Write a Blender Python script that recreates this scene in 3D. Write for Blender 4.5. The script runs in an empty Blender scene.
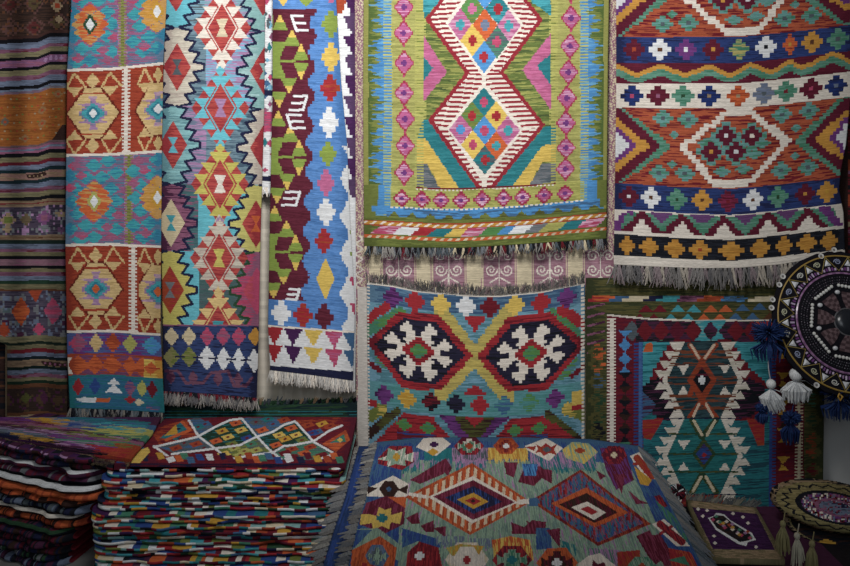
import bpy, math, random
import numpy as np
random.seed(7)
RS = np.random.RandomState(11)
C = bpy.context.scene.collection
# ---------------------------------------------------------------- camera
F, CX, HY, CAMY, CAMZ = 900.0, 425.0, 147.0, -3.6, 1.6
def W(px, py, d):
    return np.array([(px-CX)/F*d, CAMY+d, CAMZ-(py-HY)/F*d])
cam = bpy.data.cameras.new('camera'); camo = bpy.data.objects.new('camera', cam); C.objects.link(camo)
camo.location = (0, CAMY, CAMZ); camo.rotation_euler = (math.pi/2, 0, 0)
cam.sensor_width = 36; cam.lens = 36*F/850; cam.shift_y = -(283-HY)/850; cam.clip_start = .05
bpy.context.scene.camera = camo
# ---------------------------------------------------------------- dyes (sRGB)
DYE = dict(cream=(228,217,202), white=(222,224,226), ecru=(214,197,160), yellow=(222,184,74), gold=(206,150,42), ochre=(208,142,48),
 orange=(216,92,44), rust=(176,66,38), red=(178,42,50), dkred=(124,30,42), maroon=(106,30,50), pink=(200,98,146), rose=(198,68,106),
 mauve=(150,86,118), purple=(118,56,132), dkpurple=(76,36,88), lilac=(170,126,172), plum=(84,40,70), navy=(36,40,74), blue=(70,144,212), rblue=(46,76,152),
 midblue=(62,104,150), ltblue=(116,180,212), cyan=(92,190,208), teal=(34,122,132), turq=(58,160,174), seagreen=(66,134,104), green=(80,140,70), pgreen=(138,172,146),
 lime=(174,172,82), olive=(112,124,52), dkolive=(84,86,40), dkgreen=(44,78,52), grey=(116,120,126), slate=(84,96,104), black=(30,32,40), brown=(104,62,40), dkbrown=(62,40,36),
 tan=(160,134,100), greyblue=(108,122,150), beige=(212,192,150), leaf=(132,156,58), ltteal=(128,178,176))
SAT = .79
def lin(c):
    if isinstance(c, str): c = DYE[c]
    a = np.asarray(c, float)/255.; g_ = a@np.array([.3, .59, .11]); a = g_+(a-g_)*SAT
    return np.where(a <= .04045, a/12.92, ((a+.055)/1.055)**2.4)
def itp(p, x): return np.interp(x, [a for a, b in p], [b for a, b in p])
def inside(pts, X, Y):
    r = np.zeros(X.shape, bool); n = len(pts)
    for i in range(n):
        x1, y1 = pts[i]; x2, y2 = pts[(i+1) % n]
        if y1 == y2: continue
        c = ((y1 > Y) != (y2 > Y)) & (X < (x2-x1)*(Y-y1)/(y2-y1)+x1)
        r ^= c
    return r
def smooth(a, k, ax):
    k = min(k, a.shape[ax]-3)
    if k < 2: return a
    ker = np.hanning(k+2)[1:-1]; ker /= ker.sum()
    return np.apply_along_axis(lambda v: np.convolve(v, ker, 'same'), ax, a)
def uni(a): # rank-normalise to 0..1
    s = a.ravel().argsort().argsort().reshape(a.shape); return s/float(a.size)

class Rug:
    """A woven cloth: a fine grid of weave cells, each cell with its own dye."""
    def __init__(s, xl, xr, yt, yb, cw=1.0, ch=.8, q=0, warp=None, streak='h', slen=26):
        f = lambda v: v if isinstance(v, list) else [(0, v)]
        xl, xr, yt, yb = map(f, (xl, xr, yt, yb))
        W0 = max(b for a, b in xr)-min(b for a, b in xl); H0 = max(b for a, b in yb)-min(b for a, b in yt)
        nx, ny = max(4, int(W0/cw)), max(4, int(H0/ch))
        u = np.linspace(0, 1, nx+1)[None, :]; v = np.linspace(0, 1, ny+1)[:, None]
        xm = (xl[0][1]+xr[0][1])/2
        y0 = itp(yt, xm)+(itp(yb, xm)-itp(yt, xm))*v
        s.GX = itp(xl, y0)*(1-u)+itp(xr, y0)*u
        s.GY = itp(yt, s.GX)*(1-v)+itp(yb, s.GX)*v
        m = lambda g: (g[1:, 1:]+g[:-1, 1:]+g[1:, :-1]+g[:-1, :-1])/4
        s.PX, s.PY = m(s.GX), m(s.GY)
        s.X = s.PX; s.Y = s.PY-(warp(s.PX, s.PY) if warp else 0)
        s.C = np.zeros(s.X.shape+(3,)); s.keep = np.ones(s.X.shape, bool)
        s.q = q; s.f = (0., 0., 1.); s.nx, s.ny = nx, ny
        r = RS.rand(ny, nx)
        s.N = uni(uni(smooth(r, slen, 1))+.8*uni(smooth(smooth(RS.rand(ny, nx), slen, 1), 3, 0)) if streak == 'h' else uni(smooth(r, slen, 0))+.8*uni(smooth(smooth(RS.rand(ny, nx), 3, 1), slen, 0)))
        r = RS.rand(ny, nx); s.RIB = uni(smooth(r, slen*2, 1) if streak == 'h' else smooth(r, slen*2, 0))
    def fr(s, ox, oy, sc): s.f = (ox, oy, sc); return s
    def P(s, pts): ox, oy, k = s.f; return [(ox+x/k, oy+y/k) for x, y in pts]
    def col(s, c):
        if isinstance(c, (tuple, list)) and len(c) == 3 and isinstance(c[0], (str, tuple)):
            w = np.clip((c[2]-s.N)/.1+.5, 0, 1)[..., None]
            return lin(c[0])*(1-w)+lin(c[1])*w
        return np.broadcast_to(lin(c), s.C.shape)
    def put(s, m, c): s.C[m] = s.col(c)[m]
    def XY(s, q=None):
        q = s.q if q is None else q
        if not q: return s.X, s.Y
        return (np.floor(s.X/q)+.5)*q, (np.floor(s.Y/q)+.5)*q
    def fill(s, c): s.C[:] = s.col(c)
    def poly(s, pts, c, q=None):
        X, Y = s.XY(q); s.put(inside(s.P(pts), X, Y), c)
    def rect(s, x0, y0, x1, y1, c): s.poly([(x0, y0), (x1, y0), (x1, y1), (x0, y1)], c, 0)
    def dia(s, x, y, rx, ry, c, n=0, q=None):
        (x, y), = s.P([(x, y)]); rx /= s.f[2]; ry /= s.f[2]
        if n:
            k = np.floor(np.abs(s.Y-y)/(ry/n)+.0); s.put((np.abs(s.X-x) < rx*(1-(k)/n)) & (k < n), c)
        else:
            X, Y = s.XY(q); s.put(np.abs(X-x)/rx+np.abs(Y-y)/ry < 1, c)
    def flower(s, x, y, rx, ry, c, ctr=None, cs=.2, n=3):
        (x, y), = s.P([(x, y)]); rx /= s.f[2]; ry /= s.f[2]
        dx, dy = np.abs(s.X-x)/rx, np.abs(s.Y-y)/ry
        if n == 2: s.put(((dx < .5) & (dy < 1)) | ((dx < 1) & (dy < .5)), c)
        elif n == 3: s.put(((dx < 1) & (dy < .24)) | ((dx < .66) & (dy < .62)) | ((dx < .3) & (dy < 1)), c)
        else: s.put(((dx < 1) & (dy < .2)) | ((dx < .74) & (dy < .48)) | ((dx < .48) & (dy < .76)) | ((dx < .22) & (dy < 1)), c)
        if ctr: s.put((np.abs(s.X-x) < rx*cs) & (np.abs(s.Y-y) < ry*cs), ctr)
    def line(s, pts, w, c, q=None):
        X, Y = s.XY(q); p = s.P(pts); w = w/2/s.f[2]
        m = np.zeros(X.shape, bool)
        for (x1, y1), (x2, y2) in zip(p[:-1], p[1:]):
            L = max(1e-6, (x2-x1)**2+(y2-y1)**2); t = np.clip(((X-x1)*(x2-x1)+(Y-y1)*(y2-y1))/L, 0, 1)
            m |= (X-x1-t*(x2-x1))**2+(Y-y1-t*(y2-y1))**2 < w*w
        s.put(m, c)
    def comb(s, x0, y0, x1, y1, per, c, duty=.5, ph=0, slope=0):
        (x0, y0), (x1, y1) = s.P([(x0, y0), (x1, y1)]); per /= s.f[2]
        s.put((s.X > x0) & (s.X < x1) & (s.Y > y0) & (s.Y < y1) & (((s.Y+slope*(s.X-x0)+ph) % per) < per*duty), c)
    def vcomb(s, x0, y0, x1, y1, per, c, duty=.5):
        (x0, y0), (x1, y1) = s.P([(x0, y0), (x1, y1)]); per /= s.f[2]
        s.put((s.X > x0) & (s.X < x1) & (s.Y > y0) & (s.Y < y1) & ((s.X % per) < per*duty), c)
    def bits(s, cx, cy, w, h, rows, c):
        for j, r in enumerate(rows):
            for i, ch in enumerate(r):
                if ch == '#': s.put((s.X >= cx+i*w) & (s.X < cx+(i+1)*w+.01) & (s.Y >= cy+j*h) & (s.Y < cy+(j+1)*h+.01), c)
    def tri(s, x, y, hw, h, c, q=None): # apex at (x,y), base at y+h
        s.poly([(x, y), (x-hw, y+h), (x+hw, y+h)], c, q)
    def build(s, name, depth, mat, parent=None, thick=.006, back='tan', up=False):
        D = depth(s.GX, s.GY)+np.zeros(s.GX.shape)
        V = np.stack([(s.GX-CX)/F*D, CAMY+D, CAMZ-(s.GY-HY)/F*D], -1)
        off = np.array([0, 0, -thick]) if up else np.array([0, thick, 0])
        nv = V.shape[0]*V.shape[1]; idx = np.arange(nv).reshape(V.shape[:2])
        q = np.stack([idx[1:, :-1], idx[1:, 1:], idx[:-1, 1:], idx[:-1, :-1]], -1)
        K = s.keep
        s.C = s.C*(.80+.34*s.RIB)[..., None]
        faces = [q[K]]; cols = [s.C[K]]
        pad = np.pad(K, 1); rim = []; rc = []
        for dj, di, a, b in ((-1, 0, 2, 3), (1, 0, 0, 1), (0, -1, 3, 0), (0, 1, 1, 2)):
            nb = pad[1+dj:1+dj+s.ny, 1+di:1+di+s.nx]; m = K & ~nb
            e = q[m]; rim.append(np.stack([e[:, b], e[:, a], e[:, a]+nv, e[:, b]+nv], -1)); rc.append(s.C[m])
        st = 6; bk = []
        js = list(range(0, s.ny, st))+[s.ny]; is_ = list(range(0, s.nx, st))+[s.nx]
        for j0, j1 in zip(js[:-1], js[1:]):
            for i0, i1 in zip(is_[:-1], is_[1:]):
                if K[j0:j1, i0:i1].all(): bk.append((idx[j0, i0]+nv, idx[j0, i1]+nv, idx[j1, i1]+nv, idx[j1, i0]+nv))
        faces += rim; cols += rc
        if bk: faces.append(np.array(bk)); cols.append(np.broadcast_to(lin(back), (len(bk), 3)))
        verts = np.concatenate([V.reshape(-1, 3), V.reshape(-1, 3)+off])
        return mesh_np(name, verts, np.concatenate(faces), np.concatenate(cols), mat, parent)

def mesh_np(name, verts, faces, cols, mat, parent=None, smooth_=False):
    used = np.unique(faces); mp = -np.ones(len(verts), int); mp[used] = np.arange(len(used))
    verts = verts[used]; faces = mp[faces]
    org = np.array([(verts[:, 0].min()+verts[:, 0].max())/2, (verts[:, 1].min()+verts[:, 1].max())/2, verts[:, 2].min()])
    me = bpy.data.meshes.new(name); n = len(faces); k = faces.shape[1]
    me.vertices.add(len(verts)); me.vertices.foreach_set('co', (verts-org).astype(np.float32).ravel())
    me.loops.add(n*k); me.loops.foreach_set('vertex_index', faces.astype(np.int32).ravel())
    me.polygons.add(n); me.polygons.foreach_set('loop_start', np.arange(0, n*k, k, dtype=np.int32))
    if smooth_: me.polygons.foreach_set('use_smooth', np.ones(n, bool))
    me.update(calc_edges=True)
    at = me.attributes.new('dye', 'FLOAT_COLOR', 'FACE')
    at.data.foreach_set('color', np.concatenate([cols, np.ones((n, 1))], 1).astype(np.float32).ravel())
    me.validate()
    me.materials.append(mat)
    o = bpy.data.objects.new(name, me); C.objects.link(o); o.location = org
    if parent:
        o.parent = parent; o.location = org-np.array(parent.location)
    return o
class MB:
    """collects dyed geometry into one mesh"""
    def __init__(s): s.v = []; s.f = []; s.c = []
    def add(s, vs, fs, c):
        b = len(s.v); s.v += [tuple(v) for v in vs]
        for i, f in enumerate(fs):
            s.f.append([b+k for k in f]); s.c.append(c if not isinstance(c, list) else c[i])
    def tube(s, pts, r, c, n=5, taper=None):
        pts = [np.array(p, float) for p in pts]; m = len(pts); vs = []
        for i, p in enumerate(pts):
            t = pts[min(i+1, m-1)]-pts[max(i-1, 0)]; t /= (np.linalg.norm(t)+1e-9)
            a = np.cross(t, (0.3, 1, .2)); a /= (np.linalg.norm(a)+1e-9); b = np.cross(t, a)
            rr = r*(taper[i] if taper else 1)
            vs += [p+rr*(math.cos(6.2832*k/n)*a+math.sin(6.2832*k/n)*b) for k in range(n)]
        fs = [(i*n+k, i*n+(k+1) % n, (i+1)*n+(k+1) % n, (i+1)*n+k) for i in range(m-1) for k in range(n)]
        fs += [tuple(range(n-1, -1, -1)), tuple((m-1)*n+k for k in range(n))]
        s.add(vs, fs, c)
    def ball(s, p, rx, ry, rz, c, nu=8, nv=5):
        vs = [(p[0], p[1], p[2]+rz)]
        for j in range(1, nv):
            a = math.pi*j/nv
            vs += [(p[0]+rx*math.sin(a)*math.cos(6.2832*i/nu), p[1]+ry*math.sin(a)*math.sin(6.2832*i/nu), p[2]+rz*math.cos(a)) for i in range(nu)]
        vs.append((p[0], p[1], p[2]-rz)); L = len(vs)-1
        fs = [(0, 1+i, 1+(i+1) % nu) for i in range(nu)]
        for j in range(nv-2):
            fs += [(1+j*nu+i, 1+(j+1)*nu+i, 1+(j+1)*nu+(i+1) % nu, 1+j*nu+(i+1) % nu) for i in range(nu)]
        fs += [(L, 1+(nv-2)*nu+(i+1) % nu, 1+(nv-2)*nu+i) for i in range(nu)]
        s.add(vs, fs, c)
    def box(s, lo, hi, c):
        (x0, y0, z0), (x1, y1, z1) = lo, hi
        vs = [(x0,y0,z0),(x1,y0,z0),(x1,y1,z0),(x0,y1,z0),(x0,y0,z1),(x1,y0,z1),(x1,y1,z1),(x0,y1,z1)]
        s.add(vs, [(3,2,1,0),(4,5,6,7),(0,1,5,4),(1,2,6,5),(2,3,7,6),(3,0,4,7)], c)
    def build(s, name, mat, parent=None, sm=False):
        V = np.array(s.v, float); org = np.array([(V[:,0].min()+V[:,0].max())/2, (V[:,1].min()+V[:,1].max())/2, V[:,2].min()])
        me = bpy.data.meshes.new(name); me.from_pydata([tuple(v) for v in V-org], [], s.f)
        at = me.attributes.new('dye', 'FLOAT_COLOR', 'FACE')
        at.data.foreach_set('color', np.array([list(lin(c))+[1] for c in s.c], np.float32).ravel())
        if sm: me.polygons.foreach_set('use_smooth', [True]*len(me.polygons))
        me.materials.append(mat); me.update()
        o = bpy.data.objects.new(name, me); C.objects.link(o); o.location = org
        if parent: o.parent = parent; o.location = org-np.array(parent.location)
        return o
def tag(o, label=None, cat=None, group=None, kind=None):
    for k, v in (('label', label), ('category', cat), ('group', group), ('kind', kind)):
        if v: o[k] = v
    return o
def empty(name, loc, label, cat, group=None):
    o = bpy.data.objects.new(name, None); C.objects.link(o); o.location = loc; o.empty_display_size = .1
    return tag(o, label, cat, group)
# ---------------------------------------------------------------- materials
def wool(name, sc=(60, 60, 420), rough=.92, bump=.25, var=.22, sheen=.0, spec=.06):
    m = bpy.data.materials.new(name); m.use_nodes = True; nt = m.node_tree; n = nt.nodes; l = nt.links
    b = n['Principled BSDF']; b.inputs['Roughness'].default_value = rough
    b.inputs['Sheen Weight'].default_value = sheen; b.inputs['Sheen Roughness'].default_value = .6
    b.inputs['Specular IOR Level'].default_value = spec
    a = n.new('ShaderNodeAttribute'); a.attribute_name = 'dye'
    t = n.new('ShaderNodeTexCoord'); mp = n.new('ShaderNodeMapping'); mp.inputs['Scale'].default_value = sc
    l.new(t.outputs['Object'], mp.inputs['Vector'])
    no = n.new('ShaderNodeTexNoise'); no.inputs['Scale'].default_value = 1; no.inputs['Detail'].default_value = 3
    l.new(mp.outputs[0], no.inputs['Vector'])
    mr = n.new('ShaderNodeMapRange'); mr.inputs['From Min'].default_value = .3; mr.inputs['From Max'].default_value = .7
    mr.inputs['To Min'].default_value = 1-var; mr.inputs['To Max'].default_value = 1+var*.6
    l.new(no.outputs['Fac'], mr.inputs['Value'])
    mu = n.new('ShaderNodeVectorMath'); mu.operation = 'SCALE'
    l.new(a.outputs['Color'], mu.inputs[0]); l.new(mr.outputs[0], mu.inputs['Scale'])
    l.new(mu.outputs[0], b.inputs['Base Color'])
    bp = n.new('ShaderNodeBump'); bp.inputs['Strength'].default_value = bump; bp.inputs['Distance'].default_value = .004
    l.new(no.outputs['Fac'], bp.inputs['Height']); l.new(bp.outputs[0], b.inputs['Normal'])
    return m
M_HANG = wool('kilim_weave', (60, 60, 420))
M_FLAT = wool('kilim_weave_flat', (420, 60, 60))
M_YARN = wool('fringe_yarn', (300, 300, 60), var=.3, bump=.4)
M_CLOTH = wool('plain_cloth', (25, 25, 25), var=.1, bump=.15)
M_FOLD = wool('folded_kilim_weave', (50, 300, 300), var=.25)
M_BEAD = wool('glass_bead', (30, 30, 30), rough=.25, bump=.05, var=.1, sheen=0, spec=.5)
M_THREAD = wool('metallic_thread', (500, 500, 500), rough=.45, bump=.3, var=.3, sheen=0, spec=.5)
# ---------------------------------------------------------------- fringes
def fringe(name, parent, pts, n, length, cols, dirn=(0, -.15, -1), r=.0028, clump=4, jit=.25, lj=.3, knot=None):
    """pts: polyline of world points along the edge; bunches of yarn hang along dirn"""
    P = [np.array(p, float) for p in pts]; L = [0]
    for a, b in zip(P[:-1], P[1:]): L.append(L[-1]+np.linalg.norm(b-a))
    mb = MB(); rnd = random.Random(sum(map(ord, name))+len(pts)*7+n); dirn = np.array(dirn, float); dirn /= np.linalg.norm(dirn)
    side = (P[-1]-P[0])/np.linalg.norm(P[-1]-P[0])
    for i in range(n):
        t = (i+.5+rnd.uniform(-.2, .2))/n*L[-1]
        k = max(j for j in range(len(L)-1) if L[j] <= t); f = (t-L[k])/(L[k+1]-L[k]); base = P[k]*(1-f)+P[k+1]*f
        col = rnd.choice(cols); dd = dirn+side*rnd.uniform(-jit, jit)+np.array([0, rnd.uniform(-.25, .05), 0]); ln = length*(1+rnd.uniform(-lj, lj))
        if knot:
            mb.ball(base+dirn*.006, knot, knot, knot*1.2, col, 6, 4)
        for j in range(clump):
            s0 = side*(j-(clump-1)/2)*r*1.3; d2 = dd+side*rnd.uniform(-.22, .22)+np.array([0, rnd.uniform(-.15, .1), 0])
            sw = side*rnd.uniform(-.25, .25)*ln
            p0 = base+s0*.4; p1 = base+s0+d2*ln*.5+sw*.2; p2 = base+s0*1.5+d2*ln*(1+rnd.uniform(-.15, .15))+sw
            mb.tube([p0, p1, p2], r, col, 4, [1, 1.1, .5])
    return mb.build(name, M_YARN, parent)
def edge(r, side, depth, n=40, off=0):
    """world points along a rug's edge"""
    gx, gy = {'b': (r.GX[-1], r.GY[-1]), 't': (r.GX[0], r.GY[0]), 'l': (r.GX[:, 0], r.GY[:, 0]), 'r': (r.GX[:, -1], r.GY[:, -1])}[side]
    ii = np.linspace(0, len(gx)-1, n).astype(int); D = depth(gx, gy)+np.zeros(gx.shape)
    return [W(gx[i], gy[i], D[i]+off) for i in ii]
# ================================================================ centre upper kilim (zigzag diamonds on green)
wp = [(362,-4),(440,0),(460,0),(520,-3),(606,-11)]
def warp6(x, y): return itp(wp, x)*np.clip((y-140)/50., 0, 1)
r = Rug([(-60,364),(90,363),(240,364)], [(-60,610),(60,608),(240,606.5)], -60, [(362,246),(400,247.5),(462,248),(520,244.5),(608,238.5)], q=1.2, warp=warp6)
r.fill(((168,166,84),'olive',.3))
for a, b in ((424,551),): r.rect(a,-60,b,188,((98,116,52),(150,154,72),.45))
r.put((r.X>424)&(r.X<551)&(r.Y<188)&(((r.Y+.12*np.abs(r.X-486)+3*r.N)%9.5)<2.2),((74,92,48),(120,130,60),.4))
# side borders
def border(x0, sgn):
    X = (r.X-x0)*sgn
    tooth = 7+12*(np.abs(((r.Y/12.5+np.sin(r.Y*.23)*.16) % 1)-.5)*2)**1.3+9*(np.abs(np.sin(np.floor(r.Y/1.6)*7.3))-.5)+2*np.sin(r.Y*.07)
    r.put((X >= -3) & (X < 28), ((64,134,200),(92,160,206),.35))
    r.put((X < tooth), ((126,136,58),(84,108,48),.5)); r.put((X < 5), ((118,132,54),(150,150,70),.35))
    r.put((X >= 20) & (X < 29) & ((r.Y % 3.0) < 1.5), ('pgreen','lime',.5))
    r.put((X >= 29) & (X < 53), ((168,166,84),(150,150,74),.4))
border(363.5,1); border(608.5,-1)
# field edge combs
for x0,x1 in ((415,426),(549,558)):
    r.comb(x0,-60,x1,188,3.0,'lime',.55)
# chevrons and corners
r.poly([(424,36),(447,72),(424,101)],('pink',(184,84,128),.5)); r.poly([(424,57),(433,68),(424,81)],'teal')
r.poly([(551,33),(522,70),(551,110)],('pink',(184,84,128),.5)); r.poly([(551,53),(537,66),(551,85)],'teal')
r.poly([(424,-40),(441,-10),(441,0),(424,18)],('teal','turq',.4)); r.poly([(551,-40),(530,-10),(532,2),(551,16)],('turq','teal',.4))
r.poly([(422,121),(429,119),(476,188),(459,188),(425,138),(418,138)],('teal',(44,136,146),.4)); r.poly([(416,139),(425,138),(459,188),(440,188),(427,164),(416,164)],('yellow',(204,170,66),.4)); r.poly([(416,165),(427,165),(440,188),(416,188)],('grey','slate',.5))
r.poly([(556,127),(545,126),(494,188),(513,188),(543,146),(556,144)],('teal',(44,136,146),.4)); r.poly([(543,146),(556,144),(556,165),(542,165),(530,188),(513,188)],('yellow',(204,170,66),.4)); r.poly([(542,166),(556,166),(556,188),(530,188)],('grey','slate',.5))
for x0,x1 in ((415,424),(551,558)): r.comb(x0,116,x1,188,3.0,'lime',.5)
# red outline, stripes, white lines
OUT=[(440,0),(425,19),(465,73),(428,120),(478,190),(494,190),(545,125),(504,72),(543,20),(528,0),(486,-62),(480,-62)]
r.poly(OUT,(160,40,52))
INN=[(443,2),(430,19),(470,73),(433,120),(481,188),(490,188),(540,125),(499,72),(538,20),(524,2),(488,-55),(478,-55)]
r.poly(INN,'cream',.6)
X,Y=r.X,r.Y
cxl=484.5; sl=.16*np.abs(X-cxl)*np.where((Y<73)&(Y>-10),-.45,np.where(Y<128,.45,-.45)) 
m=inside(INN,X,Y)&(((Y+sl)%4.9)<2.3); r.put(m,(158,42,54))
for L in ([(484,74),(448.5,23),(484,-26)],[(484,74),(520.5,25),(484,-26)],[(484,86),(449.5,128),(484,180)],[(484,86),(520,129),(484,180)],[(484,70),(484,90)],[(484,176),(484,188)]):
    r.line(L,5.2,'cream',.8)
def lattice(cells,hw,hh):
    for x,y,c,m in cells:
        r.dia(x,y,hw,hh,c,q=1)
        r.flower(x,y,hw*.36,hh*.34,m,n=2)
st=((190,92,142),(208,146,178),.4)
lattice([(472,9,('green','olive',.5),'pink'),(498,9,('teal','turq',.3),'red'),(460.5,24.5,st,'turq'),(485,25,'orange','greyblue'),(508.5,26,st,'turq'),(472.5,40.5,'yellow','red'),(497,42,('seagreen','slate',.5),'rose'),(484,57,'blue','red'),(485,-7,'blue','red')],12.2,16.4)
lattice([(484,102,'teal','rose'),(472,116,('olive','green',.5),'red'),(496.5,116,'yellow','red'),(460.5,129.5,st,'blue'),(484.5,130.5,'blue','rose'),(508,130.5,st,'turq'),(473,145,'yellow','rose'),(496.5,146,'orange','turq'),(485,160.5,('teal','slate',.4),'red')],12,15)
# medallions in the border
pk=('rose',(212,150,190),.55)
for x,y in ((404,7),(403.5,33),(404,63),(404,93),(405,119),(405,146),(404,174),(571,18),(570,46),(568.5,72),(567,98),(566,123),(566,149),(565.5,173),(404,-20),(571,-10)):
    r.dia(x,y,9.5,12.5,(176,52,80),n=6); r.dia(x,y,8.4,9.6,((190,88,140),(210,150,186),.35),n=6); r.flower(x,y,3,3,'purple',n=2)
    r.rect(x-1,y+12,x+1,y+14,'rose')
r.rect(364,188,607,209,('lime',(150,152,70),.35)); r.rect(364,188,378,216,'olive'); r.rect(378,188,390,212,'blue'); r.rect(584,188,597,212,'blue'); r.rect(597,188,609,216,'olive')
r.comb(384,186,391,209,3,'pgreen',.5); r.comb(580,186,587,209,3,'pgreen',.5)
r.rect(416,188.2,556,189.6,'dkred'); r.put((Y>189.6)&(Y<190.9)&(X>416)&(X<556)&((X%4)<2.2),'cream')
for x in (402,422,441,461,482,503.5,522.5,544,565):
    r.flower(x,200.5,8.6,9,(170,48,76),n=4); r.flower(x,200.5,7,5.6,((186,84,136),(216,170,196),.4),n=4); r.flower(x,200.5,2.4,2,'purple',n=2)
r.rect(386,209,600,219,('blue','midblue',.3)); r.rect(372,209,386,217,'blue')
for i in range(12): 
    x=394+i*18.2; r.poly([(x-7,221),(x-4,217),(x,214),(x+4,217),(x+7,221)],('olive','dkolive',.4))
r.put((Y>208.6)&(Y<210.2)&(X>390)&(X<584)&((X%5)<3),'cream')
r.rect(360,219,612,260,('olive',(92,104,44),.5)); r.rect(360,215,376,222,'olive')
r.rect(364,223.5,609,228.5,'ochre'); r.put((Y>224)&(Y<228)&(((X+Y*1.5)%9)<3.2),'cream'); r.put((Y>223.4)&(Y<224.6)|((Y>227.8)&(Y<228.8)),'rust')
cols=[(372,'pink'),(394,'white'),(412,'red'),(428,'teal'),(446,'yellow'),(461,'pink'),(480,'green'),(498,'blue'),(509,'white'),(526,'grey'),(540,'lime'),(560,'teal'),(578,'pink'),(598,None)]
for (x0,c),(x1,_) in zip(cols[:-1],cols[1:]):
    c=c if c not in('pink',) else ('rose',(220,160,190),.4)
    r.poly([(x0+7,229.5),(x1+7,229.5),(x1-2,237),(x0-2,237)],c,1.6)
r.rect(364,238,609,241.2,'orange'); r.put((Y>238.6)&(Y<241)&(((X+Y)%8)<3.4),'ecru')
dep6=lambda x,y: 3.535+.006*np.sin(x*.045)+.004*np.sin(x*.11+y*.01)
o=r.build('kilim_rug',dep6,M_HANG)
tag(o,'lime green kilim with stacked striped diamonds, hanging at top centre','rug')
fringe('fringe',o,edge(r,'b',dep6,60),84,.034,['grey','slate',(150,146,140),'dkred','black','black','grey','ecru'],clump=6,r=.0015)
RUG6=r
# ================================================================ upper right kilim
up=[(600,0),(740,0),(800,-6),(850,-12),(870,-14)]; lo=[(600,-7),(616,-6),(650,-4),(680,-2),(730,0),(750,-1.5),(800,-7),(844,-11.5),(860,-13)]
def warp7(x,y):
    w=np.clip((y-95)/90.,0,1); return itp(up,x)*(1-w)+itp(lo,x)*w
r = Rug([(-60,616.5),(100,616.5),(265,614)], [(-60,858),(0,857),(90,853),(110,850),(154,846),(180,841),(200,839),(225,843.5),(265,845)], -60, [(600,264),(650,266.5),(700,268.3),(740,268),(780,264.5),(845,253.5)], q=0, warp=warp7)
OR=((186,82,50),'dkred',.38); GR=('seagreen',(92,150,128),.5); TE=((96,156,150),'seagreen',.35)
def field(cy, sx=0, top=True, bot=True):
    r.rect(600,cy-41,870,cy+41,OR)
    for cx,sg in ((617,1),(847,-1)):
        for (hx,hy,c) in ((55,44,GR),(43,40.5,'maroon'),(33,28,'ochre'),(20,20,'purple'),(13.5,13.5,'white')):
            X,Y=(np.floor(r.X/3.4)+.5)*3.4,(np.floor((r.Y-cy)/3.2)+.5)*3.2
            r.put((np.abs(X-cx)/hx+np.abs(Y)/hy<1)&(np.abs(r.Y-cy)<40.5),c)
    for x,y in ((663,-29),(688,-28),(659,28),(685,27),(782,-29),(809,-30),(781,27),(808,27)):
        r.flower(x+sx*.3,cy+y,10.5,8.5,TE,'slate',.22)
    for x,y in ((674,-12),(672,18),(796,-14),(795,14)): r.flower(x,cy+y,5,4,TE)
    H=[(678,cy),(725,cy-37),(752,cy-39),(792,cy-1),(750+sx,cy+38),(713+sx,cy+39)]
    Xq,Yq=(np.floor(r.X/4)+.5)*4,(np.floor(r.Y/4)+.5)*4
    r.put(inside(H,Xq,Yq),'cream')
    H2=[(687,cy),(727,cy-32),(750,cy-33),(783,cy-1),(747+sx,cy+33.5),(717+sx,cy+34)]
    r.put(inside(H2,Xq,Yq),OR)
    for x,y in ((711,4),(726,-12),(736,4),(752,-10)): r.flower(x+sx,cy+y,15,14,TE)
    for x,y in ((706,-4),(762,-2),(755,8),(722,24),(744,22),(716,-8)): r.flower(x+sx,cy+y,9,5,TE)
    for x,y,c in ((711,4.5,'ochre'),(726,-12,'white'),(736,4,'white'),(752,-10.5,'cream')): r.flower(x+sx,cy+y,10.5,10,'maroon',c,.2)
r.fill(OR)
field(148); field(-4,12)
r.rect(600,105.5,870,108.5,'cream'); r.poly([(724,105),(755,105),(751,115),(728,115)],'cream',0)
# blue band
NV=((44,64,128),(38,46,92),.3)
r.rect(600,37,870,63,NV)
for x,c,k,rx in ((634,'maroon','rust',11),(660,'white','brown',11),(686,'purple','white',11),(713,'maroon','ochre',11),(739,((176,166,92),'seagreen',.4),None,10),(766,'white','black',11),(790,('orange','dkred',.4),'ochre',7),(812,'ochre','brown',11),(838,GR,'slate',11)):
    r.flower(x,49.5,rx,10.5,c,k,.2)
# zigzag band
r.rect(600,63,870,83.5,'maroon')
zz=[(596,75),(617,67),(638,76.5),(659,67),(686,76.5),(708,67),(730,76.5),(750,67),(771,76.5),(790,67.5),(803,75),(832,64.5),(856,77)]
Xq=(np.floor(r.X/3.2)+.5)*3.2; b=itp(zz,Xq); b=np.floor(b/1.6)*1.6
m=(r.Y>b-2.6)&(r.Y<b+2.2); m2=(r.Y>=b+2.2)&(r.Y<b+9)&(r.Y<82); r.put(m2,GR); r.put(m,'ochre')
# white band
r.rect(600,83.5,870,107.2,'cream')
for x,c,k in ((632,((36,56,124),'navy',.3),'rose'),(658,'maroon','mauve'),(683,GR,'dkgreen'),(709,((36,56,124),'navy',.3),'tan'),(738,('orange','rust',.5),'tan'),(764,('greyblue','grey',.4),'slate'),(786,GR,'dkred'),(811,'maroon','rose'),(836,((36,56,124),'navy',.3),'greyblue')):
    r.flower(x,96,11.5,10.5,c,k,.18)
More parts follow.
